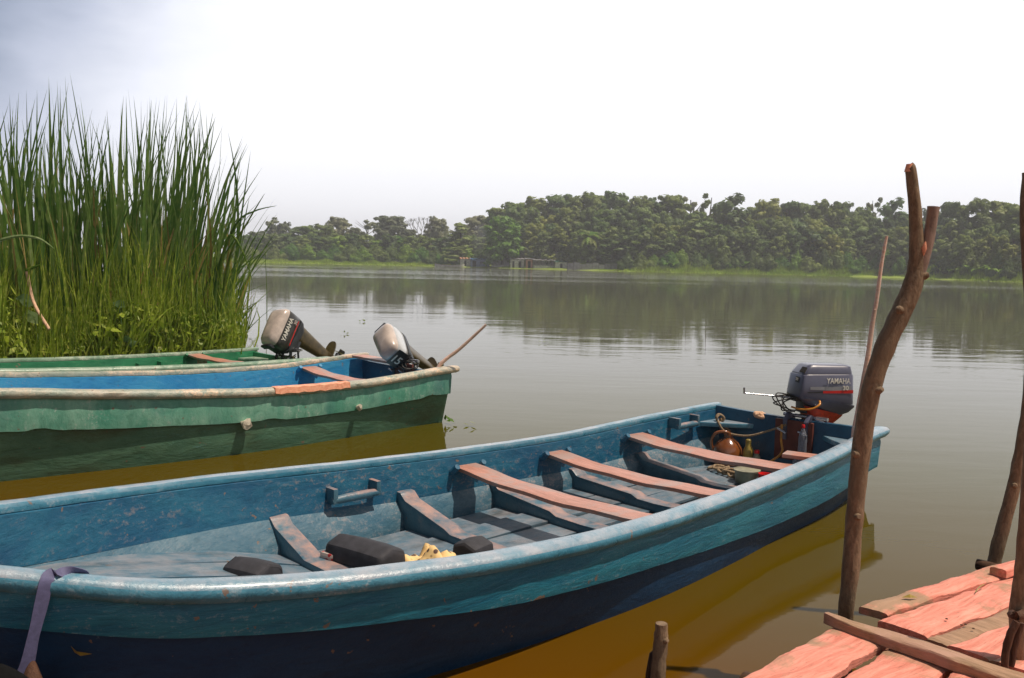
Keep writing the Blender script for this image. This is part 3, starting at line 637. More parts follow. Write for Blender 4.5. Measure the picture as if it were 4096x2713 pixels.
def fence(x0, x1, label):
    t = empty('corrugated_fence', label, 'fence', aty((x0+x1)/2, hor(1380)+8, shore_at(1380)+3.4).to_tuple()); o = t.location.copy(); o.z = 0; t.location = o
    y = shore_at(1380)+3.4; ya = y; xa = aty(x0, 612, y).x-o.x; xb = aty(x1, 612, y).x-o.x; n = 8
    for i in range(n):
        b = MB(); u0_, u1_ = xa+(xb-xa)*i/n, xa+(xb-xa)*(i+1)/n-.06; hh = 1.9+.25*math.sin(i*2.1); vs = []
        for k in range(25):
            xx = u0_+(u1_-u0_)*k/24; yy = .05*math.sin(k*1.6); vs += [(xx, yy, .05), (xx, yy, hh), (xx, yy+.03, .05), (xx, yy+.03, hh)]
        fs = []
        for k in range(24): j = k*4; fs += [(j, j+4, j+5, j+1), (j+2, j+3, j+7, j+6), (j+1, j+5, j+7, j+3)]
        b.add(vs, fs); b.build('panel', M['tin'], t)
        q = MB(); q.box((u0_-.03, .12, 1.05), (.12, .12, 2.2)); q.build('post', M['trunk'], t)
fence(1312, 1428, 'grey corrugated tin fence right of the shacks')
def far_canoe(px, py, L, label, mat):
    y = shore_at(px)-2.5; p = aty(px, hor(px), y); t = empty('moored_boat', label, 'boat', (p.x, y, 0), .08)
    b = MB(); rings = []
    for i in range(13):
        s = i/12*2-1; w = .75*(1-abs(s)**2.4)+.04; sh = .55+.35*s*s; rings.append([(s*L/2, -w, sh), (s*L/2, -w*.7, .0), (s*L/2, -w*.3, -.15), (s*L/2, w*.3, -.15), (s*L/2, w*.7, 0), (s*L/2, w, sh), (s*L/2, w*.9, sh), (s*L/2, w*.6, .15), (s*L/2, -w*.6, .15), (s*L/2, -w*.9, sh)])
    b.loft(rings); b.build('hull', mat, t)
    for s in (-.4, 0, .4): q = MB(); q.box((s*L/2, 0, .5), (.25, 1.2, .04)); q.build('seat', M['trunk'], t)
far_canoe(1040, 612, 9, 'long white boat moored on the far shore left of the shacks', M['whitewash'])

# ------------------------------------------------------------------ floating weed bed and reeds
CB = dict(o=Vector((-3.5013, 13.7187)), th=4.0278)
cd = Vector((math.cos(CB['th']), math.sin(CB['th']))); cn = Vector((-cd.y, cd.x))
def in_bed(x, y, edge=547, off=1.08):
    s = (x-CB['o'].x)*cd.x + (y-CB['o'].y)*cd.y; o_ = (x-CB['o'].x)*cn.x + (y-CB['o'].y)*cn.y
    return (x/y < (edge-1184)*DS/FPX) & (o_ < -off - .0*s) & (o_ > -6.5)
def bed_z(x, y): return .16+.14*np.sin(x*2.1+y)+.10*np.sin(y*3.3-x*1.4)
n = 62000; x = rng.uniform(-12, -3.5, n); y = rng.uniform(8, 16, n); k = in_bed(x, y); x = x[k]; y = y[k]; 
jx = x + rng.normal(size=len(x))*.08
P = np.stack([jx, y, bed_z(x, y) + rng.random(len(x))**1.1*(.55+.18*np.sin(x*1.9+y*.8)+.15*np.sin(x*5.1))*(1+.20*np.maximum(0, (x-CB['o'].x)*cd.x+(y-CB['o'].y)*cd.y))], 1)
V1, F1 = leaf_quads(P, unit(len(P))*.8+np.array([0, -.1, .5]), .05+.08*rng.random(len(P)), 1.8)
ngr = 20000; i = rng.integers(0, len(x), ngr); ro = np.stack([x[i], y[i], bed_z(x[i], y[i])-.1], 1); ti = ro + np.stack([rng.normal(size=ngr)*.22, rng.normal(size=ngr)*.2, rng.uniform(.35, 1.3, ngr)+.9*(rng.random(ngr) < .22)], 1)
V2, F2 = blades(ro, ti, rng.uniform(.012, .034, ngr), 4, bend=rng.normal(size=(ngr, 3))*.10)
link('floating_weeds', np_mesh('floating_weeds', np.concatenate([V1, V2]), np.concatenate([F1, F2+len(V1)]), M['weed']), label='tangled bright green floating weeds and grass beside the green boat', cat='weeds', kind='stuff')
mb = MB(); gx = np.linspace(-16, -3.2, 60); gy = np.linspace(8, 21, 60); vid = {}; V = []; F = []
for a in range(60):
    for b in range(60):
        ins = bool(in_bed(gx[a], gy[b], 540, 1.0)); V.append((gx[a], gy[b], (bed_z(gx[a], gy[b])+.02) if ins else -.12))
for a in range(59):
    for b in range(59): F.append((a*60+b, (a+1)*60+b, (a+1)*60+b+1, a*60+b+1))
link('weed_mat', np_mesh('weed_mat', V, F, ground_mat('weed_mat_green', (.035, .07, .008), (.09, .13, .014), 4.), smooth=True), label='matted dark green floating bed under the reeds', cat='weeds', kind='stuff')
# reeds
TOP = [(-60, 250), (0, 240), (60, 205), (150, 185), (220, 195), (290, 205), (350, 228), (400, 225), (450, 225), (500, 262), (540, 295), (590, 335), (620, 430), (640, 470)]
def make_reeds(n, seed, lowf=0):
    q = np.random.default_rng(seed); X = []; tries = 0
    while len(X) < n:
        y_ = q.uniform(9, 19.5); px = q.uniform(-330, 522); x_ = (px-1184)*DS/FPX*y_
        if not in_bed(np.float64(x_), np.float64(y_), 528, 1.9): continue
        X.append((x_, y_, px))
    X = np.array(X); x_, y_, px = X.T
    lean = np.where(px > 250, ((px-250)/270.)**1.3*150, 0)*q.uniform(.5, 1.15, n) + q.normal(size=n)*np.where(q.random(n) < .25, 75, 30); tip_px = px + lean*(1-lowf*.5)
    topy = np.interp(tip_px, [t[0] for t in TOP], [t[1] for t in TOP]); r = q.random(n)
    tip_px = np.minimum(tip_px, 640); gap = np.where((tip_px > 195) & (tip_px < 285), 60, 0)
    topy = topy + gap + r**1.15*(230) + lowf*170 - (q.random(n) < .04)*18
    yt = y_ + q.normal(size=n)*.25; zt = CAMH + (hor(tip_px)-topy)*DS/FPX*yt; xt = (tip_px-1184)*DS/FPX*yt
    ro = np.stack([x_, y_, np.full(n, .0)], 1); ti = np.stack([xt, yt, zt], 1)
    bend = np.stack([-(xt-x_)*.20 + q.normal(size=n)*.13, q.normal(size=n)*.10, np.abs(xt-x_)*.06], 1)
    w = q.uniform(.036, .066, n); return ro, ti, bend, w
ro, ti, be, w = make_reeds(590, 21); V1, F1 = blades(ro, ti, w, 10, be)
ro, ti, be, w = make_reeds(430, 22, 1.0); V2, F2 = blades(ro, ti, w, 8, be)
ro, ti, be, w = make_reeds(190, 23, .9); be *= 2.; V3, F3 = blades(ro, ti, w*.8, 8, be)
Va = np.concatenate([V1, V2, V3]); Fa = np.concatenate([F1, F2+len(V1), F3+len(V1)+len(V2)]); mi = np.concatenate([np.where(np.arange(len(F1))//10 % 10 < 4, 2, 0), np.where(np.arange(len(F2))//8 % 10 < 5, 2, 0), np.ones(len(F3))])
link('reeds', np_mesh('reeds', Va, Fa, [M['reed'], M['reed_dry'], M['reed_pale']], mi), label='tall dense green reeds rising from the floating weeds', cat='reeds', kind='stuff')
# arching outliers that can be told apart
def single_blade(pts, w, name, label, mat, cat='reed', n=14):
    P = spl(pts, n); b = MB(); vs = []
    for i, p in enumerate(P):
        u = i/n; ww = w*(1-u**3)*.5+.002; t = (P[min(i+1, n)]-P[max(i-1, 0)]).normalized(); sdv = t.cross(Vector((0, -1, .2))).normalized()
        vs += [p-sdv*ww, p+Vector((0, -ww*.5, 0)), p+sdv*ww, p+Vector((0, ww*.4, 0))]
    b.loft([vs[i*4:i*4+4] for i in range(n+1)]); return b.build(name, mat, label=label, cat=cat)
for pts, lb, mt, w in [
  ([(490, 800, 14.4), (500, 640, 14.3), (545, 520, 14.1), (590, 488, 14.0), (640, 476, 13.9)], 'reed leaf arching far right over the water, its tip nearly level', M['reed'], .035),
  ([(500, 800, 14.5), (530, 600, 14.4), (575, 510, 14.3), (612, 448, 14.2)], 'straight reed leaf slanting right above the arching one', M['reed'], .035),
  ([(505, 790, 14.3), (508, 640, 14.2), (530, 545, 14.1), (560, 580, 14.0), (585, 655, 14.0)], 'broken reed leaf hanging bent at the right side of the clump', M['weed'], .04),
  ([(60, 625, 12.2), (95, 612, 12.1)], 'short green stub on the top of the bent dry stem', M['weed'], .04),
  ([(0, 555, 12.6), (45, 546, 12.4), (90, 552, 12.2), (125, 575, 12.1)], 'pale green reed leaf arching across the left edge of the photo', M['lily'], .04)]:
    single_blade([aty(*p) for p in pts], w, 'reed_leaf', lb, mt)
b = MB(); b.tube(spl([aty(62, 628, 12.2), aty(72, 680, 12.2), aty(85, 715, 12.1), aty(114, 762, 12.0)], 10), .022, 7); b.build('dry_stem', M['tan'], smooth=60, label='bent tan dry stem in front of the weeds at the left', cat='stem')
for k, (px, py, s, lb) in enumerate([(60, 695, .26, 'pale broad leaf touching the bent dry stem, the higher one'), (80, 735, .3, 'largest pale broad leaf, at the foot of the bent dry stem'), (275, 705, .2, 'pale broad leaf high up in the middle of the weeds'), (300, 790, .22, 'pale broad leaf low in the weeds just above the green boat'), (215, 760, .2, 'pale broad leaf between the dry stem and the middle of the weeds')]):
    p = aty(px, py, 12.3 if px < 120 else 12.9); b = MB(); Rm = Matrix.Rotation(-.9, 3, 'X') @ Matrix.Rotation(k*1.3, 3, 'Z')
    ring = [Vector((math.cos(a*.524)*s*.5, math.sin(a*.524)*s*.42, .03*math.sin(a*1.5))) for a in range(12)]
    b.add([Rm@Vector((0, 0, -.02))+p]+[Rm@v+p for v in ring], [(0, 1+a, 1+(a+1) % 12) for a in range(12)]); b.tube([p, p+Vector((.02, .05, -.35))], .008, 5)
    o = b.build('broad_leaf', M['lily'], smooth=60, label=lb, cat='leaf', group='pale broad leaves in the weeds')
# weed sprigs in open water
def sprig(px, py, n, spread, label, seed):
    c = atz(px, py, .02); q = np.random.default_rng(seed); P = np.stack([c.x+q.normal(size=n)*spread, c.y+q.normal(size=n)*spread*1.6, .02+q.random(n)*.05], 1)
    nn = q.normal(size=(n, 3))*.4+np.array([0, 0, 1]); nn /= np.linalg.norm(nn, axis=1, keepdims=True); V, F = leaf_quads(P, nn, np.full(n, .06), 1.4)
    link('floating_weed_sprig', np_mesh('sprig', V, F, M['weed']), label=label, cat='weed')
sprig(839, 743, 9, .06, 'small weed sprig floating between the two tilted motors', 1); sprig(799, 771, 7, .05, 'tiny weed sprig floating just left of the other, nearer the green boat', 2)
sprig(1260, 792, 6, .05, 'lone weed sprig floating on open water below the forest reflection', 3); sprig(1041, 976, 5, .035, 'two-leaf weed sprig floating by the stern of the middle boat', 4)
sprig(1088, 983, 3, .02, 'speck of weed floating right of the middle boat stern', 6)
# twigs standing in the water at the edge of the weeds
b = MB(); p0 = atz(536, 748, 0); b.tube(spl([p0 - Vector((.1, 0, .08)), aty(562, 726, p0.y), aty(596, 698, p0.y)], 6), [.02, .018, .017, .016, .014, .014, .012], 6); b.build('twig', M['bark2'], label='bare twig slanting out of the water by the weeds', cat='twig', smooth=60)
b = MB(); p = atz(617, 725, 0); b.tube(spl([(p.x, p.y, -.2), (p.x, p.y, .8), (p.x-.03*p.y/18, p.y, 2.05)], 8), [.014]*5+[.010]*4, 6); b.build('stalk', M['reed'], label='single thin stalk standing in open water behind the left motor', cat='stalk', smooth=60)

# ------------------------------------------------------------------ boats
class Boat:
    def __init__(s, o, th, L, b, z, strake, wl, Lb):
        s.o = Vector((*o, 0)); s.th = th; s.L = L; s.tb = b; s.tz = z; s.ts = strake; s.tw = wl; s.Lb = Lb
        s.M = Matrix.Translation(s.o) @ Matrix.Rotation(th, 4, 'Z')
    def b(s, x):
        if x <= s.L: return max(.02, ip(s.tb, x/s.L))
        u = (x-s.L)/(s.Lb-s.L); e = ip(s.tb, 1.); sl = (e-ip(s.tb, .97))/(.03*s.L)*(s.Lb-s.L); return max(.015, e*(1-u**1.6))
    def z(s, x): return ip(s.tz, min(1, x/s.L)) + max(0, x-s.L)*.09
    def sk(s, x): return ip(s.ts, min(1, max(0, x/s.L)))
    def wl(s, x): w = ip(s.tw, min(1, max(0, x/s.L))); return max(.01, min(w, s.b(x)-.09)*(1 if x <= s.L else s.b(x)/max(.02, s.b(s.L))))
    def W(s, x, y, z): return s.M @ Vector((x, y, z))
    def local_plane(s, px, py, x):
        """point of image ray lying in the boat's cross-section x; used to read positions off the photo"""
        d = Vector(ray(px, py)); Mi = s.M.inverted(); a = Mi @ Vector(CP); dl = Mi.to_3x3() @ d; t = (x-a.x)/dl.x; return a + dl*t
def make_boat(bt, name, label, mats, ribs, seats, handles, stern=True, floor_z=.06, wavy=0, shelf=True, tranz=-.03, raised=False):
    mo, ml, mi_, mr, mf, mrib, mt = mats
    def FZ(x): return floor_z + (float(np.interp(x, [4.55, 4.8, 5.1, 5.6, 6.1, 7], [0, .07, .15, .25, .34, .46])) if raised else 0)
    t = empty(name, label, 'boat', bt.o, bt.th); n = 110; S = [bt.Lb*i/n for i in range(n+1)]; R = random.Random(len(label))
    wob = [wavy*(math.sin(x*2.3)*.8+math.sin(x*7.7+1)*.3+R.uniform(-.5, .5)*.5+(3.2*max(0, math.sin(x*3.1+.6)-.93)/.07 if wavy > .005 else 0)) for x in S]
    # hull: outer skin below the strake, inner skin
    for nm, mat in (('side_plank', mo), ('hull', ml), ('inner_skin', mi_), ('inner_lower_skin', M['a_in2'] if mi_ == M['a_in'] else mi_)):
        q = MB()
        for sg in (1, -1):
            rings = []
            for i, x in enumerate(S):
                b_, z_, k_, w_ = bt.b(x), bt.z(x), bt.sk(x), bt.wl(x); f = min(1, b_/.25)
                if nm == 'side_plank':
                    j = wob[i]; r = [(b_-.045*f, z_-.03), (b_-.028*f+j*.2, z_-.10), (b_-.045*f+j*.3, z_-k_+j), (b_-.068*f, z_-k_+j), (b_-.085*f, z_-.03)]
                elif nm == 'hull':
                    zb = z_-k_+.05; r = [(b_-.075*f, zb), (w_+(b_-.075*f-w_)*.40+.010, zb*.5), (w_, 0.0), (w_-.03*f, -.10), (w_*.55, -.22), (w_*.5, -.19), (w_-.07*f, -.08), (w_-.05*f, .0), (b_-.105*f, zb)]
                else:
                    zs = z_-.27+.006*math.sin(x*3); us = (zs-.12)/max(.1, z_-.32); ym = (b_-.115*f)*.82+(w_-.055*f)*.18
                    if nm == 'inner_skin': r = [(b_-.086*f, z_-.025), (b_-.10*f, z_-.14), (ym+.004*f, zs+.006), (ym-.004*f, zs-.010), (ym-.016*f, zs-.008), (b_-.122*f, z_-.14), (b_-.106*f, z_-.035)]
                    else: r = [(ym+.006*f, zs+.01), (w_-.055*f-.01, floor_z+.10), (w_-.075*f-.015, floor_z-.03), (w_-.095*f-.015, floor_z-.03), (w_-.075*f-.012, floor_z+.09), (ym-.010*f, zs-.002)]
                rings.append([(x, sg*max(0.002, p[0]), p[1]) for p in r])
            q.loft(rings)
        q.build(nm, mat, t, 35)
    # rail
    rprof = [(-.105, .000), (-.095, .018), (-.055, .024), (-.018, .016), (.004, -.004), (.006, -.035), (-.008, -.058), (-.040, -.062), (-.045, -.030), (-.100, -.026)]
    for sg in (1, -1):
        q = MB(); rings = []
        for i, x in enumerate([-.10, -.05]+S):
            b_, z_ = bt.b(max(0, x)), bt.z(max(0, x)); f = min(1, b_/.2); j = [R.uniform(-1, 1)*wavy*.35 for _ in rprof]; ee = .75 if i == 0 else 1
            y0 = b_ - (.006 if x < 0 else 0)
            rings.append([(x, sg*max(0.0, y0 + p[0]*f*ee + j[k]), z_ + p[1]*ee + j[k]*.6 + wavy*.25*math.sin(x*9)) for k, p in enumerate(rprof)])
        q.loft(rings); q.build('gunwale', mr, t, 50)
    # transom
    q = MB(); b0, z0, w0 = bt.b(0), bt.z(0), bt.wl(0); m_ = 16
    for (xa, xb) in ((.0, .055),):
        top = []; bot = []
        for i in range(m_+1):
            y = -b0+.09+(2*b0-.18)*i/m_; u = abs(y)/b0; top.append((y, z0+tranz-.02*(1-u*u))); bot.append((y*(w0-.03)/b0, -.18))
        for x in (xa, xb):
            pass
        vs = [(xa-.03, y, z) for y, z in top]+[(xa+.06, y, z) for y, z in bot]+[(xb-.03, y, z) for y, z in top]+[(xb+.06, y, z) for y, z in bot]; k = m_+1; fs = []
        for i in range(m_): fs += [(i, i+1, k+i+1, k+i), (2*k+i, 3*k+i, 3*k+i+1, 2*k+i+1), (i, 2*k+i, 2*k+i+1, i+1), (k+i, k+i+1, 3*k+i+1, 3*k+i)]
        fs += [(0, k, 3*k, 2*k), (m_, 2*k+m_, 3*k+m_, k+m_)]; q.add(vs, fs)
    q.build('transom', mt, t, 30, bevel=.006)
    # stern upright planks / motor pad
    q = MB(); q.box((.062, 0.08, z0-.20), (.03, .36, .36)); q.build('motor_pad', M['leg_brown'] if mt != M['a_tran'] else M['pad'], t, bevel=.006)
    # floor boards
    q = MB(); R3 = random.Random(2)
    for sg in (-1, 1):
        for k in range(3):
            y0 = .03+k*.27; y1 = y0+.255; rings = []
            for x in [x for x in S if .06 < x < 6.2]:
                fz = FZ(x); u_ = fz/max(.1, bt.z(x)-.2); e = (bt.wl(x)-.09)*(1-u_)+(bt.b(x)-.125)*u_ - (.0 if fz > .1 else .0)
                if e < y0+.03: break
                yy = e if k == 2 and fz > .1 else min(y1, e); z_ = fz + .008*math.sin(x*2+k*2) + (k % 2)*.006
                rings.append([(x, sg*y0, z_), (x, sg*yy, z_+.002), (x, sg*yy, z_-.02), (x, sg*y0, z_-.02)])
            if len(rings) > 2: q.loft(rings)
    q.build('floor_board', mf, t, 30)
    q = MB(); q.loft([[(x, (bt.wl(x)-.07)*u, floor_z-.035) for u in (-1, -.5, 0, .5, 1)] for x in S], closed=False); q.build('bilge', mi_, t)
    # ribs: a sloping knee on each side joined across the floor
    for x, hgt, kn in ribs:
        q = MB(); wd = .13; fzr = FZ(x) - floor_z
        for sg in (-1, 1):
            bo = bt.b(x)-.115; wi = bt.wl(x)-.08; zt = bt.z(x)-hgt
            for side in (0,):
                prof = [(bo+.01, zt), (bo-.055, zt-.005), (bo-.11, zt-.05), (kn, floor_z+.085+fzr), (kn-.06, floor_z+.06+fzr), (0, floor_z+.055+fzr), (0, floor_z-.01), (wi, floor_z-.02), (wi+.02, floor_z+.1)]
                vs = [(x-wd/2, sg*p[0], p[1]) for p in prof]+[(x+wd/2, sg*p[0], p[1]) for p in prof]; k = len(prof)
                fs = [tuple(range(k)), tuple(range(2*k-1, k-1, -1))]+[(i, (i+1) % k, k+(i+1) % k, k+i) for i in range(k) if i != 5]
                q.add(vs, fs)
        q.build('rib', mrib, t, 30, bevel=.012)
    for (x, wd, drop, sag, ext) in seats:
        q = MB(); bo = bt.b(x)-.10; zt = bt.z(x)-drop; rings = []; m2 = 16
        for i in range(m2+1):
            u = i/m2*2-1; y = u*bo*ext; zz = zt-sag*(1-u*u)+.004*math.sin(i*1.3); w2 = wd*(1+.04*math.sin(i*.9)); xx = x+.005*math.sin(i*.5)
            rings.append([(xx-w2/2, y, zz), (xx+w2/2, y, zz), (xx+w2/2, y, zz-.028), (xx-w2/2, y, zz-.028)])
        q.loft(rings); q.build('seat', M['seat'], t, 30, bevel=.004)
        for sg in (-1, 1):
            q = MB()
            for dx in (-wd/2-.03, wd/2+.03):
                q.tube([(x+dx, sg*(bo+.03), zt-.05), (x+dx, sg*(bo-.03), zt-.03), (x+dx, sg*(bo-.075), zt+.012)], [.034, .03, .022], 8)
            q.tube([(x-wd/2-.05, sg*(bo+.01), zt-.065), (x+wd/2+.05, sg*(bo+.01), zt-.065)], .028, 8); q.build('seat_bracket', mi_, t, 45)
    for x, ln, drop, sg in handles:
        q = MB(); bo = bt.b(x)-.12; z_ = bt.z(x)-drop
        q.tube([(x-ln/2-.02, sg*(bo-.07), z_-.005), (x-ln/4, sg*(bo-.08), z_), (x+ln/4, sg*(bo-.08), z_), (x+ln/2+.02, sg*(bo-.07), z_-.005)], [.024, .030, .030, .024], 12)
        for dx in (-ln/2, ln/2):
            q.box((x+dx, sg*(bo-.035), z_+.025), (.036, .12, .10))
        q.build('grab_handle', mrib if mi_ == M['a_in'] else mi_, t, 45, bevel=.007)
    if shelf:
        for sg in (-1, 1):
            q = MB(); b0 = bt.b(.1)-.12; zs = bt.z(0)-.115; prof = [(.03, b0-.02), (.34, bt.b(.3)-.14), (.24, b0-.16), (.14, b0-.30), (.03, b0-.42)]
            vs = [(p[0], sg*p[1], zs) for p in prof]+[(p[0], sg*p[1], zs-.045) for p in prof]; k = 5
            q.add(vs, [tuple(range(k)), tuple(range(2*k-1, k-1, -1))]+[(i, (i+1) % k, k+(i+1) % k, k+i) for i in range(k)]); q.build('stern_shelf', mr, t, bevel=.012)
    return t
M['pad'] = plain('red_brown_board', (.14, .035, .022), .7, 0, .3, 8)
A = Boat((2.5317, 7.9421), 3.9175, 7.0, [.862, .958, 1.004, 1.072, 1.110, 1.06, .822, .285], [.561, .522, .486, .488, .519, .586, .678, .843],
         [.315, .345, .335, .30, .265, .245, .215, .20, .20], [.67, .81, .88, .96, .99, .93, .80, .61, .06], 7.35)
B = Boat((-1.3338, 10.8709), 3.9385, 7.0, [.925, .924, .931, .848, .689, .516, .339], [.658, .595, .606, .678, .774, .859, .947],
         [.305, .295, .30, .32, .33, .32, .30], [.74, .80, .84, .72, .52, .30, .08], 7.7)
Cb = Boat((-3.5013, 13.7187), 4.0278, 7.0, [.954, .884, .785, .672, .544, .408], [.408, .425, .469, .542, .629, .72],
          [.22, .22, .22, .24, .24, .22], [.72, .70, .62, .5, .34, .1], 7.9)
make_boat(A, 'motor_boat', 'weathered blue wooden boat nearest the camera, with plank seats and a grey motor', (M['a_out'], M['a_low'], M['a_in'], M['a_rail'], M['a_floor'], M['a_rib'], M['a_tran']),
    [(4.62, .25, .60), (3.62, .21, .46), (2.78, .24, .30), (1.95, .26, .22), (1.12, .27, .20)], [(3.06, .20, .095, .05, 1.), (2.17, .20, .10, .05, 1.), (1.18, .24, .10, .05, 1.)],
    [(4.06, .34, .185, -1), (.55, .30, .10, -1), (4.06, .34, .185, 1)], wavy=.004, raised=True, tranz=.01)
make_boat(B, 'motor_boat', 'middle boat with faded green outside, bright blue inside and chipped pale rail', (M['b_out'], M['b_low'], M['b_in'], M['b_rail'], M['b_in'], M['b_in'], M['a_tran']),
    [(4.2, .25, .3), (2.9, .25, .3), (1.8, .25, .25)], [(.84, .22, .045, .06, 1.)], [(2.6, .3, .2, 1)], wavy=.007, shelf=False, tranz=-.06)
make_boat(Cb, 'motor_boat', 'green boat at the back, moored against the reeds', (M['c_in'], M['b_low'], M['c_in'], M['c_rail'], M['c_in'], M['c_in'], M['c_in']),
    [(4.2, .2, .3), (3.0, .2, .3)], [(1.12, .22, .012, .03, 1.)], [(1.88, .34, .165, -1)], wavy=.004, tranz=-.04)
# loose things in and on the green and middle boats
def board(bt, p0, p1, w, th, name, label, mat, cat='plank', sag=0):
    q = MB(); a = bt.W(*p0); b = bt.W(*p1); d = (b-a).normalized(); sd_ = d.cross(Vector((0, 0, 1))).normalized(); up = sd_.cross(d); rings = []
    for i in range(13):
        u = i/12; c = a.lerp(b, u) - up*sag*4*u*(1-u); ww = w*(1+.05*math.sin(i*1.9)); rings.append([c-sd_*ww/2, c+sd_*ww/2, c+sd_*ww/2-up*th, c-sd_*ww/2-up*th])
    q.loft(rings); return q.build(name, mat, smooth=30, bevel=.004, label=label, cat=cat)
board(B, (.10, -.80, .665), (.10, -.05, .655), .20, .03, 'plank', 'loose reddish plank lying across the stern of the middle boat', M['seat'])
board(Cb, (2.75, -.45, .36), (2.45, .30, .36), .16, .04, 'plank', 'brown board end sticking up inside the green boat, left of its handle', M['deck_grey'])
board(Cb, (4.1, -.35, .42), (3.7, .2, .40), .14, .04, 'plank', 'low brown board inside the green boat near the left edge of the photo', M['deck_grey'])
q = MB(); q.box((0, 0, .19), (.05, .20, .34)); 
t = link('seat_support', q.mesh('seat_support', M['seat'], bevel=.004)); tag(t, 'upright board propping the seat of the green boat', 'board'); t.location = Cb.W(1.12, -.55, 0); t.rotation_euler = (0, 0, Cb.th)
# bare patch nailed on the rail of the middle boat
q = MB(); rings = []
for i in range(15):
    x = 1.45+.88*i/14; b_, z_ = B.b(x), B.z(x); j = .006*math.sin(i*2.3); rings.append([B.W(x, b_-.075+j, z_+.030), B.W(x, b_+.006, z_+.022+j), B.W(x, b_+.014, z_-.035+j), B.W(x, b_-.004, z_-.04), B.W(x, b_-.07, z_+.015)])
q.loft(rings); q.build('repair_board', M['cutwood'], smooth=30, label='bare sunlit repair strip nailed to the rail of the middle boat', cat='board')
for k, (x, dz, sx, sz, col, lb) in enumerate([(3.05, .30, .13, .055, M['rust'], 'rust-brown patch under the strake of the middle boat at the left'), ]):
    pass
q = MB(); R = random.Random(4)
for x, dz, r in [(2.62, .325, .055), (1.32, .27, .035)]:
    c = B.W(x, B.b(x)-.02, B.z(x)-dz); q.tube([c, c+(B.W(0, 1, 0)-B.W(0, 0, 0))*.03+Vector((0, 0, .02)), c+(B.W(0, 1, 0)-B.W(0, 0, 0))*.036], [r, r*.8, r*.2], 9, noise=.5, flat=1)
q.build('foam_lump', M['foam'], smooth=60, label='pale dried foam lumps stuck along the lower edge of the middle boat side', cat='foam')

# ------------------------------------------------------------------ outboard motors
def rrect(xf, xr, w, zf, zr, n=28, e=.22, taper=0.):
    out = []
    for k in range(n):
        a = 2*math.pi*(k+.5)/n; c, s_ = math.cos(a), math.sin(a); x = math.copysign(abs(c)**e, c); y = math.copysign(abs(s_)**e, s_)
        f = (x+1)/2; ww = w*(1-taper*f); out.append((xr+(xf-xr)*f, y*ww, zr+(zf-zr)*f))
    return out
def text_mesh(txt, size, ext, mat, stretch=1.):
    cu = bpy.data.curves.new('lettering', 'FONT'); cu.body = txt; cu.size = size; cu.extrude = ext; cu.align_x = 'CENTER'; cu.align_y = 'CENTER'; cu.offset = size*.012; cu.resolution_u = 3
    o = bpy.data.objects.new('lettering', cu); scene.collection.objects.link(o); dg = bpy.context.evaluated_depsgraph_get(); me = bpy.data.meshes.new_from_object(o.evaluated_get(dg)); bpy.data.objects.remove(o); bpy.data.curves.remove(cu)
    me.materials.clear(); me.materials.append(mat); me.transform(Matrix.Diagonal((stretch, 1, 1, 1))); return me
def letters(parent, txt, size, loc, xax, yax, mat, stretch=1.):
    me = text_mesh(txt, size, .0015, mat, stretch); xa = Vector(xax).normalized(); ya = Vector(yax).normalized(); za = xa.cross(ya).normalized(); ya = za.cross(xa)
    me.transform(Matrix(((xa.x, ya.x, za.x, loc[0]), (xa.y, ya.y, za.y, loc[1]), (xa.z, ya.z, za.z, loc[2]), (0, 0, 0, 1)))); return link('lettering', me, parent)
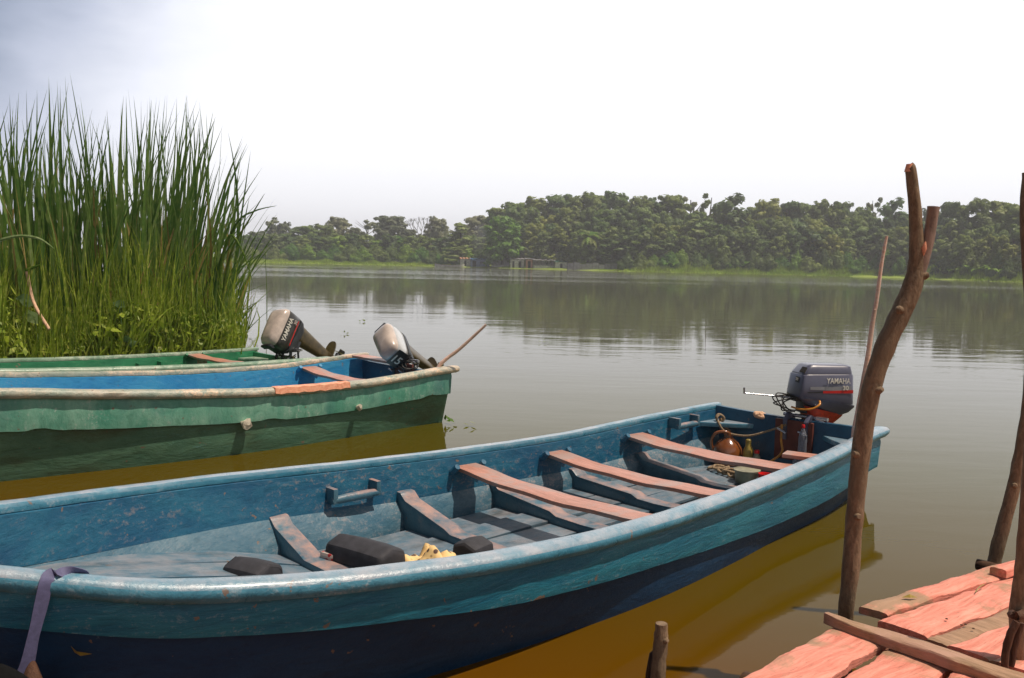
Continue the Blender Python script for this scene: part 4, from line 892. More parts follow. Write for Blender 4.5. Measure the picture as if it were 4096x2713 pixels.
def motor(bt, off, label, style, tilt=0, steer=0, zoff=0, sc=1., xo=-.02):
    """local frame: +x towards the bow, +y the side seen by the camera, z up; origin on the transom top"""
    t = empty('outboard_motor', label, 'outboard motor', bt.W(xo, off, bt.z(0)-.04+zoff), 0)
    base = Matrix.Rotation(bt.th, 4, 'Z'); t.matrix_world = Matrix.Translation(t.location) @ base
    pv = Vector((-.02, 0, .06))
    T = Matrix.Translation(pv) @ Matrix.Rotation(rad(tilt), 4, 'Y') @ Matrix.Rotation(rad(steer), 4, 'Z') @ Matrix.Translation(-pv) @ Matrix.Translation((0, 0, .08 if style == 'square' else 0)) @ Matrix.Diagonal((.86 if style == 'square' else sc, sc, .82 if style == 'square' else sc, 1))
    def put(q, name, mat, par=None, smooth=40, bevel=0, tilted=True):
        me = q.mesh(name, mat, smooth, bevel)
        if tilted: me.transform(T)
        return link(name, me, par or t)
    if style == 'square':
        cowlm, panm = M['motor_grey'], M['motor_grey']
        R_ = [(.10, -.50, .165, .21, .115), (.10, -.50, .168, .225, .13), (.075, -.49, .160, .43, .435), (.060, -.485, .148, .445, .45), (.062, -.482, .149, .452, .457), (.00, -.475, .125, .535, .53), (-.02, -.455, .105, .548, .543), (-.10, -.38, .05, .553, .55)]
    else:
        cowlm, panm = (M['motor_black'] if style == 'black' else M['motor_silver']), M['motor_dark']
        R_ = [(.12, -.34, .135, .20, .17), (.135, -.365, .150, .22, .19), (.14, -.375, .155, .30, .29), (.135, -.375, .153, .385, .38), (.132, -.372, .150, .39, .385)]
    q = MB(); q.loft([rrect(*r, taper=.12, e=.22 if style == 'square' else .42) for r in R_]); cowl = put(q, 'cowl', cowlm)
    if style != 'square':
        q = MB(); q.loft([rrect(*r, taper=.12, e=.42) for r in [(.136, -.376, .154, .386, .381), (.128, -.365, .147, .43, .425), (.10, -.33, .128, .465, .46), (.04, -.26, .09, .487, .482), (-.04, -.18, .04, .494, .490)]]); put(q, 'cowl_top', M['motor_cream'])
    # pan
    q = MB()
    if style == 'square': q.loft([rrect(*r, taper=.12) for r in [(.102, -.515, .172, .212, .108), (.10, -.515, .170, .20, .088), (.06, -.46, .155, .16, .03), (.00, -.38, .12, .12, -.01)]])
    else: q.loft([rrect(*r) for r in [(.125, -.345, .142, .205, .172), (.12, -.33, .135, .17, .12), (.06, -.26, .10, .10, .05)]])
    put(q, 'lower_pan', panm if style == 'square' else M['motor_dark'])
    # leg, cavitation plate, gearcase
    lm = M['leg_brown'] if style != 'square' else M['motor_grey']
    q = MB(); q.loft([rrect(*r, e=.6) for r in [(-.08, -.33, .085, .09, .07), (-.10, -.30, .065, -.15, -.15), (-.12, -.26, .05, -.42, -.42), (-.12, -.25, .035, -.66, -.66)]])
    put(q, 'leg', lm)
    if style == 'square':
        q = MB(); q.loft([rrect(*r, e=.4) for r in [(.02, -.43, .125, .10, -.005), (-.02, -.41, .12, .05, -.03), (-.06, -.30, .09, -.11, -.13)]]); put(q, 'leg_shroud', M['leg_red'])
    q = MB(); q.loft([rrect(-.06, -.42, .09, -.50, -.50, e=.7), rrect(-.06, -.42, .09, -.515, -.515, e=.7)]); put(q, 'cavitation_plate', lm)
    q = MB(); q.tube([(-.02, 0, -.66), (-.08, 0, -.66), (-.2, 0, -.66), (-.32, 0, -.66)], [.01, .045, .05, .035], 12); q.loft([rrect(-.10, -.24, .012, -.68, -.68, e=.7), rrect(-.14, -.22, .006, -.80, -.80, e=.7)]); put(q, 'gearcase', M['motor_dark'])
    q = MB()
    for k in range(3):
        a = k*2.094; d = Vector((0, math.cos(a), math.sin(a))); s_ = Vector((0, -math.sin(a), math.cos(a))); c = Vector((-.345, 0, -.66))
        q.add([c-s_*.015, c+d*.06-s_*.05+Vector((.02, 0, 0)), c+d*.11, c+d*.06+s_*.05-Vector((.02, 0, 0)), c+s_*.015, c+Vector((.01, 0, 0))+d*.05], [(0, 1, 5), (1, 2, 5), (2, 3, 5), (3, 4, 5), (4, 0, 5)])
    put(q, 'propeller', M['chrome'], smooth=None)
    # clamp bracket, tilt tube, handles (fixed to the boat)
    for sg in (-1, 1):
        q = MB(); q.loft([[(.085, sg*.10+dy, -.16), (.105, sg*.10+dy, -.16), (.115, sg*.10+dy, .02), (.05, sg*.10+dy, .085), (-.05, sg*.10+dy, .06), (-.06, sg*.10+dy, -.10), (-.045, sg*.10+dy, -.10), (-.035, sg*.10+dy, .02), (.075, sg*.10+dy, .02)] for dy in (-.018, .018)])
        put(q, 'clamp_bracket', M['motor_grey'] if style == 'square' else M['motor_dark'], bevel=.004, tilted=False)
        q = MB(); q.tube([(.06, sg*.10, -.07), (.16, sg*.10, -.075)], .011, 8); q.tube([(.155, sg*.10-.045, -.06), (.16, sg*.10+.045, -.09)], .009, 8); put(q, 'clamp_screw', M['chrome'], tilted=False)
    q = MB(); q.tube([(.0, -.17, .055), (.0, .25, .055)], .018, 10); q.tube([(.02, .15, .045), (.03, .23, .03)], .012, 8); put(q, 'tilt_tube', M['chrome'], tilted=False)
    q = MB(); q.tube([(-.02, 0, .09), (-.10, 0, .05)], .07, 10); q.box((-.06, 0, .08), (.16, .14, .14)); put(q, 'swivel_housing', M['motor_dark'], bevel=.01)
    # cables at the engine front
    R = random.Random(len(label)); q = MB()
    for k in range(6):
        a = Vector((.08, R.uniform(-.1, .1), .19)); b_ = Vector((.06+R.uniform(-.05, .05), R.uniform(-.08, .08), .02)); m1 = Vector((.22+R.uniform(-.06, .10), R.uniform(-.14, .14), .17+R.uniform(-.05, .05))); m2 = Vector((.17+R.uniform(-.05, .10), R.uniform(-.14, .14), .05))
        q.tube(spl([a, m1, m2, b_], 14), .007, 6)
    q.box((.06, 0, .17), (.10, .16, .05)); put(q, 'control_cable', M['wire'], smooth=60)
    if style == 'square':
        q = MB(); q.tube([(.05, -.02, .165), (.25, -.06, .180), (.58, -.11, .205)], [.014, .010, .007], 10); q.tube([(.58, -.11, .20), (.583, -.11, .27)], .010, 8); put(q, 'tiller', M['chrome'])
        q = MB(); q.tube(spl([(-.10, .165, .165), (-.075, .20, .13), (.0, .19, .085), (.09, .13, .07), (.16, .08, .09)], 18), .011, 8); put(q, 'fuel_line', M['hose'], smooth=60)
        def TL(*a): o = letters(*a); o.data.transform(T); return o
        # decals; side face: x from .06 to -.49
        def sy(x, z): f = (x+.50)/.60; u = (z-.17)/.26; return (.168-.008*u)*(1-.12*f)
        def strip(xa, xb, za, zb, za2, zb2, mat, nm, lift=.0025):
            q = MB(); rings = []
            for i in range(9):
                x = xa+(xb-xa)*i/8; l0 = za+(za2-za)*i/8; l1 = zb+(zb2-zb)*i/8; rings.append([(x, sy(x, l0)+.0015, l0), (x, sy(x, l0)+lift, l0), (x, sy(x, l1)+lift, l1), (x, sy(x, l1)+.0015, l1)])
            q.loft(rings); put(q, nm, mat, cowl, smooth=None)
        strip(.0, -.452, .315, .285, .322, .268, M['motor_mid'], 'grey_band'); strip(.03, -.14, .262, .248, .266, .250, M['motor_dark'], 'stripe'); strip(-.14, -.470, .271, .246, .282, .247, M['motor_red'], 'red_stripe', .003)
        TL(cowl, 'YAMAHA', .082, (-.305, sy(-.30, .36)+.004, .378), (-1, -.03, -.02), (0, -.03, 1), M['white_txt'], .80)
        TL(cowl, '30', .066, (-.385, sy(-.38, .29)+.005, .302), (-1, -.03, 0), (0, -.03, 1), M['white_txt'], 1.05)
        TL(cowl, '30', .042, (.093, .05, .385), (0, 1, 0), (-.12, 0, 1), M['white_txt'], 1.05)
        q = MB(); q.loft([[(.0905, .02, .352), (.0895, .085, .352), (.083, .085, .415), (.084, .02, .415)], [(.0925, .02, .352), (.0915, .085, .352), (.085, .085, .415), (.086, .02, .415)]]); put(q, 'badge', M['motor_dark'], cowl, smooth=None)
        q = MB(); q.loft([[(.052, .035, .46), (.048, .118, .46), (.012, .102, .515), (.016, .035, .515)], [(.062, .035, .466), (.058, .118, .466), (.022, .102, .521), (.026, .035, .521)]]); put(q, 'air_vent', M['hole'], cowl, smooth=None)
    else:
        def tr(o): o.data.transform(T); return o
        if style == 'black':
            tr(letters(cowl, 'YAMAHA', .085, (-.115, .158, .335), (-1, 0, 0), (0, 0, 1), M['white_txt'], .9)); tr(letters(cowl, '30', .06, (-.25, .158, .262), (-1, 0, 0), (0, 0, 1), M['motor_cream'], 1.))
            q = MB(); q.box((-.12, .1555, .225), (.34, .004, .010)); put(q, 'red_stripe', M['motor_red'], cowl, smooth=None)
        else:
            q = MB(); q.box((.142, 0, .295), (.006, .24, .15)); put(q, 'front_decal', M['motor_black'], cowl, smooth=None)
            tr(letters(cowl, '15', .15, (.147, -.02, .295), (0, 0, -1), (0, 1, 0), M['white_txt'], 1.0))
        q = MB(); q.box((.15 if style == 'black' else -.375, 0, .40), (.03, .18, .07)); put(q, 'front_grip', M['motor_dark'], bevel=.01)
    return t
motor(A, .10, 'grey upright motor with a red stripe on the stern of the nearest boat', 'square', steer=-34, zoff=.0)
motor(B, .02, 'tilted silver motor with a dark number panel on the stern of the middle boat', 'silver', tilt=60, steer=52, sc=1.0)
motor(Cb, .10, 'tilted black motor with a dusty pinkish top on the stern of the green boat', 'black', tilt=58, steer=8, sc=1.25, zoff=.06)

# ------------------------------------------------------------------ loose things in the near boat
def ltube(bt, pts, r, name, mat, label, cat, n=20, k=8):
    q = MB(); q.tube(spl([bt.W(*p) for p in pts], n), r, k); return q.build(name, mat, smooth=60, label=label, cat=cat)
ltube(A, [(.10, .02, .50), (.13, -.12, .43), (.20, -.30, .36), (.25, -.50, .37), (.24, -.60, .46)], .010, 'rope', M['rope'], 'brown rope sagging from the motor clamp to the far stern shelf', 'rope')
q = MB(); R = random.Random(8); c = A.W(.17, -.62, .475)
for k in range(7):
    a = R.uniform(0, 6.28); q.tube(spl([c+Vector((math.cos(a+u)*.035, math.sin(a*2+u)*.03, math.sin(u+a)*.035)) for u in range(6)], 14), .009, 6)
q.tube([c, c+Vector((.02, -.02, -.06)), c+Vector((.10, -.03, -.12))], [.014, .016, .010], 6)
q.build('rag_knot', M['rope'], smooth=60, label='knotted grey rag hanging over the far stern shelf of the nearest boat', cat='rag')
q = MB(); c = A.W(.03, -.28, .515)
for k in range(4): q.tube(spl([c+Vector((math.cos(k+u*1.3)*.05, math.sin(k*2+u*1.1)*.03, .02+.018*math.sin(u+k))) for u in range(5)], 10), .018, 7)
q.build('cloth_knot', M['tan'], smooth=60, label='pale pinkish cloth knot on the transom left of the grey motor', cat='cloth')
ltube(A, [(.12, -.01, .50), (.14, .0, .36), (.15, .02, .26), (.20, -.04, .18), (.28, -.12, .12)], .011, 'fuel_hose', M['hose'], 'brown fuel hose curving down from the grey motor to the boat floor', 'hose')
# jug
def jug(p, s_, rz):
    t = empty('jug', 'amber round plastic jug with a loop handle by the stern', 'jug', p, rz)
    q = MB(); q.lathe([(.02, 0), (.095, .004), (.115, .03), (.122, .09), (.115, .15), (.085, .195), (.045, .225), (.032, .235)], n=22); o = q.build('body', M['amber'], t, 60)
    q = MB(); q.lathe([(.034, .235), (.036, .262), (.03, .264)], n=14); q.build('neck', M['amber'], t, 50)
    q = MB(); q.tube(spl([(.03, 0, .25), (-.02, -.03, .285), (-.10, -.02, .27), (-.135, 0, .20), (-.12, 0, .12)], 16), .013, 8); q.build('handle', M['amber'], t, 60)
    t.scale = (s_,)*3; return t
def place(bt, px, py, x): return bt.local_plane(px, py, x)
pj = A.W(.24, -.48, .06); jug(pj, 1.12, A.th+2.2)
def bottle(bt, loc, prof, mat, capm, label, capr, name='bottle', cat='bottle'):
    t = empty(name, label, cat, bt.W(*loc), R.uniform(0, 3)); q = MB(); q.lathe(prof, n=16); q.build('body', mat, t, 50)
    h = prof[-1][1]; q = MB(); q.lathe([(capr, h-.004), (capr, h+.020), (capr*.8, h+.026), (.002, h+.026)], n=14); q.build('cap', capm, t, 40); return t
bottle(A, (.20, -.29, .07), [(.03, 0), (.046, .004), (.047, .13), (.044, .16), (.026, .20), (.024, .235)], M['oil'], M['oil'], 'yellow oil bottle standing behind the rear seat', .026)
bottle(A, (.20, -.20, .07), [(.02, 0), (.032, .004), (.032, .11), (.022, .135), (.020, .15)], M['white_plastic'], M['redcap'], 'small white bottle with a red cap beside the yellow oil bottle', .024)
bottle(A, (.13, .20, .17), [(.02, 0), (.038, .006), (.034, .05), (.038, .09), (.037, .2), (.038, .24), (.026, .29), (.013, .325), (.013, .335)], M['clear'], M['redcap'], 'clear plastic bottle with a red cap standing below the motor clamp', .015)
bottle(A, (.12, .14, .07), [(.02, 0), (.028, .005), (.028, .12), (.014, .15), (.013, .165)], M['clear'], M['oil'], 'small clear bottle with a yellow-green cap near the camera-side stern', .016)
t = empty('tub', 'dirty white tub under the rear seat of the nearest boat', 'tub', A.W(.70, .0, .065), 0); q = MB(); q.lathe([(.02, 0), (.095, .003), (.105, .105), (.110, .11), (.103, .111), (.092, .02), (.01, .015)], n=24); q.build('body', M['white_plastic'], t, 40)
q = MB(); q.lathe([(.111, .098), (.114, .114), (.108, .116)], n=24); q.build('rim', M['white_plastic'], t, 40)
q = MB(); q.lathe([(.02, 0), (.05, .003), (.055, .10), (.056, .11), (.048, .11), (.02, .02)], n=18); q.build('can', M['redcap'], smooth=40, label='dark red can beside the white tub under the rear seat', cat='can').location = A.W(.70, .17, .065)
q = MB()
for k in range(5):
    c = A.W(.52+k*.03, -.42+k*.07, .09+.02*(k % 2)); q.tube(spl([c+Vector((math.cos(u*1.2+k)*.07, math.sin(u*1.2+k)*.05, .01*math.sin(u*2))) for u in range(7)], 24), .012, 7)
q.build('rope_coil', M['rope'], smooth=60, label='tangled brown rope coil on the floor under the rear seat', cat='rope')
board(A, (.50, -.20, .10), (.60, .02, .10), .03, .02, 'wood_stick', 'thin wooden stick lying by the rope coil under the rear seat', M['cutwood'], 'stick')
t = link('thwart_board', (lambda q: (q.box((0, 0, 0), (.16, .30, .03)), q.mesh('thwart_board', M['seat'], bevel=.004))[1])(MB()), label='short loose board beside the rear seat against the near rail', cat='board'); t.location = A.W(.92, .62, .43); t.rotation_euler = (0, 0, A.th+.25)
# bags
def pad(loc, rz, size, label, tiltx=0, red=True):
    t = empty('padded_bag', label, 'bag', A.W(*loc), A.th+rz); t.rotation_euler = (tiltx, 0, A.th+rz); L_, w_, h_ = size; q = MB(); rings = []
    for i, (x, k) in enumerate([(-.5, .80), (-.46, .95), (-.2, 1.), (.2, 1.), (.46, .95), (.5, .80)]):
        rings.append([(x*L_, -w_/2*k, h_*.06), (x*L_, -w_/2*k*.9, h_*.75*k), (x*L_, 0, h_*k), (x*L_, w_/2*k*.9, h_*.72*k), (x*L_, w_/2*k, h_*.06)])
    q.loft(rings); q.build('cover', M['cloth_black'], t, 30, bevel=.018)
    if red:
        q = MB(); q.box((-L_*.42, 0, h_*.20), (L_*.24, w_*1.03, h_*.36)); q.build('lining', M['red_print'], t, bevel=.02)
    return t
pad((4.42, -.30, .12), 1.75, (.46, .25, .15), 'large black padded bag with a red patterned side, between two ribs', 0)
pad((5.12, -.33, .17), 1.9, (.26, .22, .13), 'small black padded bag with a red corner, left of the foremost rib')
pad((3.82, -.02, .10), .2, (.20, .20, .12), 'dark rounded bundle against the second rib, half hidden by the near rail', 0, False)
V = []; F = []; m_ = 14
for i in range(m_):
    for j in range(m_):
        u, v = i/(m_-1)-.5, j/(m_-1)-.5; p = A.W(4.16+u*.26, .04+v*.38, .195+.035*math.sin(u*9+v*4)+.03*math.cos(v*13)+.02*math.sin(u*17)-.5*(u*u+v*v)*.4); V.append(p)
for i in range(m_-1):
    for j in range(m_-1): F.append((i*m_+j, (i+1)*m_+j, (i+1)*m_+j+1, i*m_+j+1))
o = link('spotted_cloth', np_mesh('spotted_cloth', [tuple(v) for v in V], F, M['cloth_print'], smooth=True), label='cream cloth with dark spots spread beside the large black bag', cat='cloth'); sm = o.modifiers.new('thickness', 'SOLIDIFY'); sm.thickness = .01
# webbing strap over the bow rail
bx = 6.42
def rail(x, dy, dz): return A.W(x, A.b(x)+dy, A.z(x)+dz)
p_in = rail(bx, -.115, .0); q = MB()
a1 = aty(150, 1276, A.W(bx, A.b(bx)-.1, 0).y)
# strap centre line read along the rail section
sx = min([5.2+.01*i for i in range(200)], key=lambda x: abs(((lambda d: (W0/2+FPX*(d.dot(Vector(CR)))/d.dot(Vector(fw)))/DS)(rail(x, -.04, .02)-Vector(CP)))-96))
path = [rail(sx-.14, -.115, .003), rail(sx-.10, -.06, .028), rail(sx-.03, -.02, .023), rail(sx, .012, -.004), rail(sx+.01, .02, -.06)]
e = path[-1]; path += [e + Vector((-.025, -.02, -.13)), e + Vector((-.055, -.04, -.26)), e + Vector((-.13, -.10, -.36)), e + Vector((-.26, -.20, -.44))]
P = spl(path, 40); rings = []
for i, p in enumerate(P):
    tt = (P[min(i+1, 40)]-P[max(i-1, 0)]).normalized(); al = (A.W(1, 0, 0)-A.W(0, 0, 0)).normalized(); wv = (al - tt*al.dot(tt)).normalized(); nn = wv.cross(tt); w2 = .022+.002*math.sin(i*.7)
    rings.append([p-wv*w2-nn*.0015, p-wv*w2+nn*.0015, p+nn*(.0022), p+wv*w2+nn*.0015, p+wv*w2-nn*.0015])
q.loft(rings); q.build('strap', M['strap'], smooth=60, label='purple webbing strap tied over the bow rail of the nearest boat', cat='strap')

# ------------------------------------------------------------------ posts
def post(name, label, cat, pts, rs, mat, n=26, k=14, nz_=.10, knots=(), parts=True):
    t = empty(name, label, cat, (pts[0][0], pts[0][1], 0)); o = Vector((pts[0][0], pts[0][1], 0)); P = spl([Vector(p)-o for p in pts], n); rr = [float(np.interp(i/n*(len(rs)-1), range(len(rs)), rs)) for i in range(n+1)]
    R = random.Random(len(label)); rr = [r*(1+R.uniform(-.05, .05)) for r in rr]
    q = MB(); q.tube(P, rr, k, noise=nz_)
    for i, a in knots: c = P[i]; d = Vector((math.cos(a), math.sin(a), .3)); q.tube([c+d*rr[i]*.5, c+d*rr[i]*1.1, c+d*rr[i]*1.4], [rr[i]*.55, rr[i]*.42, rr[i]*.25], 8, noise=.2)
    q.build('trunk', mat, t, 60); return t, P, rr
Yp = 3.86
pts = [aty(1952, 1600, Yp+.02), aty(1954, 1500, Yp+.02)] + [aty(x, y, Yp) for x, y in [(1956, 1410), (1966, 1330), (1976, 1200), (1985, 1100), (2000, 980), (2020, 880), (2052, 790), (2088, 715), (2112, 655), (2119, 600), (2117, 500), (2107, 400), (2103, 386)]]
pt, P, rr = post('forked_post', 'tall forked tree-branch post standing by the jetty', 'post', pts, [.034, .033, .034, .037, .037, .038, .039, .041, .042, .043, .042, .031, .026, .023, .022], M['bark'], 52, 16, .07, [(33, -2.2), (30, 1.0), (25, -1.), (20, -2.5), (38, -.4), (15, -1.6)])
b = MB(); o = Vector((pts[0][0], pts[0][1], 0)); arm = [aty(x, y, Yp) - o for x, y in [(2112, 668), (2126, 628), (2143, 570), (2153, 520), (2159, 478)]]
b.tube(spl(arm, 14), [.026, .027, .028, .028, .027, .027, .026, .026, .025, .025, .024, .024, .024, .025, .026], 14, noise=.08); b.build('branch', M['stick'] if False else wood('grey_pink_bark', (.22, .155, .12), (.36, .25, .20), (.12, .06, .04), (10, 10, 4), .6, 3, grey=(.30, .24, .19)), pt, 60)
b = MB(); c = aty(2137, 575, Yp-.03)-o; b.tube([c+Vector((0, 0, -.03)), c, c+Vector((.004, 0, .03))], [.002, .012, .003], 8); b.build('split', M['cutwood'], pt, 60)
b = MB(); c = aty(2103, 386, Yp)-o; b.tube([c+Vector((0, -.004, -.02)), c+Vector((-.004, -.006, .012))], [.021, .012], 10, noise=.3); b.build('cut_end', M['cutwood'], pt, 40)
Ys = 7.25
post('thin_stick', 'thin pale peeled stick standing by the stern of the nearest boat', 'pole', [aty(x, y, Ys) for x, y in [(1968, 1090), (1975, 1010), (1990, 920), (2006, 830), (2018, 745), (2028, 690), (2037, 620), (2046, 570), (2051, 546)]], [.026, .024, .022, .020, .019, .017, .015, .013, .011], M['stick'], 34, 10, .14, [(8, -1), (14, 2), (19, -2), (25, 1)])
post('mooring_pole', 'thin sunlit pole slanting up from the stern of the middle boat', 'pole', [aty(x, y, 10.2) for x, y in [(1000, 880), (1016, 846), (1035, 828), (1062, 808), (1095, 778), (1124, 751)]], [.022, .022, .021, .019, .018, .014], M['stick'], 18, 9, .14)
post('leaning_post', 'dark curved post at the right edge behind the jetty', 'post', [aty(x, y, 4.62) for x, y in [(2285, 1370), (2300, 1295), (2315, 1235), (2338, 1150), (2358, 1060), (2374, 960), (2384, 850), (2385, 750), (2380, 650), (2374, 560), (2372, 470), (2376, 400)]], [.036, .034, .034, .033, .032, .03, .03, .03, .029, .028, .026, .024], M['bark'], 40, 14, .08, [(12, -2), (18, -1)])
jp, P3, r3 = post('jetty_post', 'post with a bark loop at the bottom right corner of the photo', 'post', [aty(x, y, 3.22) for x, y in [(2352, 1640), (2354, 1568), (2356, 1480), (2356, 1420), (2364, 1330), (2372, 1240), (2380, 1120), (2388, 980)]], [.034, .033, .031, .034, .029, .027, .026, .024], M['bark'], 30, 14, .10, [(13, -1.6), (14, .3)])
o = Vector((P3[0].x, P3[0].y, P3[0].z)); jo = jp.location.copy()
q = MB(); q.tube(spl([aty(x, y, 3.12)-jo for x, y in [(2352, 1438), (2338, 1465), (2326, 1505), (2324, 1545), (2332, 1575)]], 12), .014, 8, noise=.2); q.tube(spl([aty(x, y, 3.13)-jo for x, y in [(2362, 1440), (2352, 1470), (2345, 1500), (2338, 1540)]], 10), .012, 8, noise=.2)
q.tube(spl([aty(2340, 1420, 3.2)-jo, aty(2352, 1425, 3.14)-jo, aty(2368, 1418, 3.2)-jo], 6), .016, 8, noise=.3); q.build('bark_loop', M['bark2'], jp, 60)
post('stump_post', 'short broken stump post standing in the brown water at the bottom', 'post', [aty(x, y, 3.15) for x, y in [(1514, 1700), (1519, 1600), (1523, 1540), (1528, 1480), (1530, 1442)]], [.030, .029, .027, .026, .022], M['bark'], 16, 14, .14, [(12, -1), (9, 2.4)])
q = MB(); q.tube([aty(1500, 1640, 3.17), aty(1503, 1560, 3.17), aty(1510, 1512, 3.16), aty(1512, 1505, 3.16)], [.018, .017, .013, .004], 9, noise=.25); q.build('splinter', M['bark2'], smooth=60, label='dark side splinter leaning against the stump post', cat='wood')

# ------------------------------------------------------------------ jetty
JZ = .45
def jpt(px, py, z=JZ): return atz(px, py, z)
def deck_plank(edge_a, edge_b, parent, name, mat, z=0, th=.035, nseg=26, seed=0, rag=.012, tilt=0):
    """edge_a/edge_b: two polylines of deck points that bound the board"""
    R = random.Random(seed); A_ = spl([Vector(p) for p in edge_a], nseg); B_ = spl([Vector(p) for p in edge_b], nseg); rings = []; o = parent.location; 
    da = (A_[-1]-A_[0]).normalized(); sd_ = Vector((-da.y, da.x, 0)); na = nb = 0
    for i in range(nseg+1):
        na = na*.75+R.uniform(-1, 1)*rag; nb = nb*.75+R.uniform(-1, 1)*rag; a = A_[i]+sd_*na; b = B_[i]+sd_*nb; w = [a.lerp(b, u) for u in (0, .06, .3, .5, .7, .94, 1)]
        zz = [z-.006, z, z+.003+R.uniform(-.001, .001), z+.002+tilt*.5, z+.003+R.uniform(-.001, .001), z, z-.006]
        top = [Vector((p.x, p.y, p.z+zz[k]+.004*math.sin(i*.4+seed)))-o for k, p in enumerate(w)]
        rings.append(top+[Vector((w[-1].x, w[-1].y, w[-1].z+z-th))-o, Vector((w[0].x, w[0].y, w[0].z+z-th))-o])
    q = MB(); q.loft(rings); return q.build(name, mat, parent, 40)
jt = empty('jetty', 'jetty of rough salmon-coloured planks at the bottom right', 'jetty', (jpt(2000, 1500).x, jpt(2000, 1500).y, 0))
J0 = jpt(1935, 1440); J1 = jpt(1705, 1568); du = (J1-J0).normalized(); dr = (jpt(2350, 1288)-jpt(1990, 1396)).normalized(); ac = Vector((.62, -.785, 0)); ac = (jpt(2340, 1555)-jpt(1915, 1418)).normalized()
# boards on the near-left side of the cross board
base = J0 + du*(-.06); cur = 0
for k, w in enumerate([.235, .25, .16, .22, .25, .22]):
    a0 = base + ac*(cur+.006); b0 = base + ac*(cur+w-.010); L1 = 2.3
    wv = .016 if k == 0 else .008
    ea = [a0, a0+du*.5+ac*(.01 if k else 0), a0+du*1.2, a0+du*L1]; eb = [b0, b0+du*.35-ac*wv, b0+du*.8+ac*.01, b0+du*L1]
    deck_plank(ea, eb, jt, 'plank', M['deck'], z=R.uniform(-.006, .006), seed=k+3, rag=.0035, nseg=84); cur += w
# boards on the far-right side
base = jpt(1992, 1400); cur = 0
for k, w in enumerate([.125, .215, .10, .165, .20, .18]):
    a0 = base + ac*(cur+.002) + dr*(-.02 if k == 0 else -.06-.03*k); b0 = base + ac*(cur+w-.004) + dr*(-.01 if k == 0 else -.07-.03*k); L1 = 2.2
    ea = [a0, a0+dr*.5+ac*.004*math.sin(k*2), a0+dr*1.0-ac*.003, a0+dr*L1]; eb = [b0, b0+dr*.45-ac*.008*math.cos(k), b0+dr*1.1+ac*.003, b0+dr*L1]
    deck_plank(ea, eb, jt, 'plank', M['deck'] if k != 2 else M['deck_grey'], z=[.004, -.004, -.010, .003, .012, 0][k], seed=k+30, rag=.0035, nseg=84); cur += w
c0 = jpt(1908, 1418, JZ+.045); c1 = c0 + ac*1.3; sd_ = Vector((-ac.y, ac.x, 0))
deck_plank([c0-sd_*.012, c0+ac*.4-sd_*.045, c0+ac*.8-sd_*.040, c1-sd_*.05], [c0+sd_*.012+ac*.015, c0+ac*.25+sd_*.035, c0+ac*.8+sd_*.045, c1+sd_*.045], jt, 'cross_board', M['deck_grey'], z=0, th=.04, seed=77, rag=.004, nseg=40)
e0 = jpt(2290, 1312, JZ+.04); deck_plank([e0, e0+dr*.3, e0+dr*.6, e0+dr*1.2], [e0+ac*.07, e0+ac*.075+dr*.3, e0+ac*.07+dr*.6, e0+ac*.07+dr*1.2], jt, 'edge_board', M['deck'], th=.035, seed=78, rag=.003)
q = MB(); o = jt.location
for k in range(26):
    e0_, dd_ = (base_l := J0 + du*(-.06), du) if k % 2 else (jpt(1992, 1400), dr)
    c = e0_ + dd_*R.choice([.10, .12, .78, .80]) + ac*R.uniform(.03, 1.0); n_ = MB(); n_.lathe([(.001, 0), (.0055, 0), (.0055, .0025), (.001, .004)], n=8); oo = n_.build('nail', M['beam'], jt, 40); oo.location = Vector((c.x, c.y, JZ+.006))-jt.location
for (a, b_, r) in [(jpt(1945, 1450, .33), jpt(1945, 1450, .33)+ac*1.6, .042), (jpt(2280, 1310, .34)-ac*.045, jpt(2280, 1310, .34)+ac*1.6, .03), (jpt(1720, 1575, .33), jpt(1720, 1575, .33)+ac*1.5, .04)]:
    q = MB(); q.tube([a-o, (a+b_)/2-o, b_-o], r, 10, noise=.1); q.build('beam', M['beam'], jt, 60)
for a in (J0+ac*.32-dr*.05, jpt(2350, 1288)+ac*.45, J0+ac*1.2, J1+ac*.3-du*.3):
    q = MB(); q.tube([Vector((a.x, a.y, -.8))-o, Vector((a.x, a.y, .40))-o], .045, 10, noise=.1); q.build('pile', M['beam'], jt, 60)
q = MB(); c = jpt(2085, 1382, JZ+.012); q.add([c, c+Vector((.03, .012, .01)), c+Vector((.07, .0, .002)), c+Vector((.035, -.012, .004)), c+Vector((.035, 0, .016))], [(0, 1, 4), (1, 2, 4), (2, 3, 4), (3, 0, 4)]); q.build('fallen_leaf', M['oil'], label='small yellow leaf on the outer plank of the jetty', cat='leaf')
q = MB(); q.tube(spl([jpt(2255, 1370, JZ+.012), jpt(2266, 1357, JZ+.02), jpt(2275, 1352, JZ+.012)], 6), .0025, 5); q.build('straw', M['oil'], label='curved pale straw lying across two jetty planks', cat='straw')
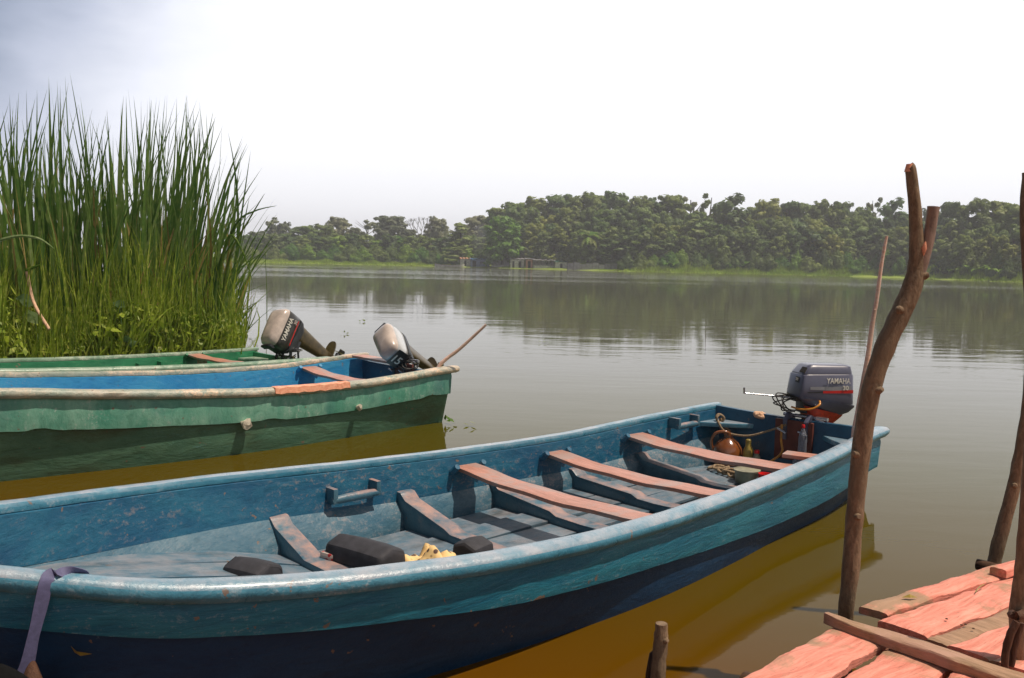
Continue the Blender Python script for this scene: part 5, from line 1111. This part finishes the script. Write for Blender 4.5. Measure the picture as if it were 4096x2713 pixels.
# tyre fender and clay lump at the near-left corner
t = empty('tyre', 'black worn tyre partly seen at the bottom left corner', 'tyre', aty(-10, 1682, 2.75)); q = MB()
for i in range(36):
    pass
rings = []
for i in range(36):
    a = i/36*2*math.pi; c = Vector((math.cos(a)*.17, .0, math.sin(a)*.17)); d = Vector((math.cos(a), 0, math.sin(a))); rings.append([c + d*(.065*math.cos(b_)) + Vector((0, .075*math.sin(b_), 0)) for b_ in [k*math.pi/6 for k in range(12)]])
q.loft(rings+[rings[0]], caps=False); q.build('tread', M['rubber'], t, 60); t.rotation_euler = (.25, 0, -.3)
q = MB(); q.tube(spl([aty(75, 1720, 2.9), aty(75, 1620, 2.95), aty(74, 1520, 3.0)], 8), [.09, .085, .08, .07, .06, .045, .03, .015, .004], 9, noise=.15); q.build('stump_tip', M['bark2'], smooth=60, label='brown pointed stump tip at the bottom left beside the tyre', cat='stump')
# pale dead leaf stuck to the dark hull
def near_skin(px, py):
    best = None
    for i in range(400):
        x = 3+4*i/400; p = A.local_plane(px, py, x); zb = A.z(x)-A.sk(x)+.05; u = min(1, max(0, p.z/zb)); y = A.wl(x)*(1-u)+(A.b(x)-.075)*u+.012; e = abs(p.y-y)
        if best is None or e < best[0]: best = (e, p)
    return best[1]
c = near_skin(185, 1500); 
q = MB(); cW = A.W(c.x, c.y+.02, c.z); q.add([cW+Vector(v) for v in [(-.035, -.012, .022), (-.01, -.018, .004), (.045, -.014, -.006), (.0, -.012, -.016), (-.022, -.010, -.004)]], [(0, 1, 4), (1, 2, 3), (1, 3, 4)]); q.build('dead_leaf', M['oil'], label='pale dead leaf stuck on the dark hull near the strap', cat='leaf')

# ------------------------------------------------------------------ air
sm_ = bpy.data.materials.new('blue_smoke'); sm_.use_nodes = True; t_ = sm_.node_tree; t_.nodes.clear()
sv = t_.nodes.new('ShaderNodeVolumePrincipled'); sv.inputs['Color'].default_value = (.62, .70, .85, 1); sv.inputs['Density'].default_value = .03
t_.links.new(sv.outputs[0], t_.nodes.new('ShaderNodeOutputMaterial').inputs['Volume'])
ys = shore_at(1110)+7; q = MB(); q.tube(spl([aty(1113, 600, ys), aty(1110, 585, ys), aty(1106, 565, ys), aty(1112, 545, ys), aty(1108, 520, ys)], 12), [.5, .8, 1.0, 1.3, 1.5, 1.7, 1.9, 2.1, 2.2, 2.3, 2.3, 2.2, 1.6], 14, noise=.15); q.build('smoke', sm_, smooth=80, label='thin blue cooking smoke rising left of the bright front tree', cat='smoke', kind='stuff')
hm = bpy.data.materials.new('haze_air'); hm.use_nodes = True; t_ = hm.node_tree; t_.nodes.clear()
hv = t_.nodes.new('ShaderNodeVolumePrincipled'); hv.inputs['Color'].default_value = (.86, .88, .93, 1); hv.inputs['Density'].default_value = .0008; hv.inputs['Anisotropy'].default_value = .2
t_.links.new(hv.outputs[0], t_.nodes.new('ShaderNodeOutputMaterial').inputs['Volume'])
q = MB(); q.box((0, 290, 14.0), (1500, 900, 32.)); q.build('haze', hm, kind='stuff', label='thin humid haze over the river', cat='haze')
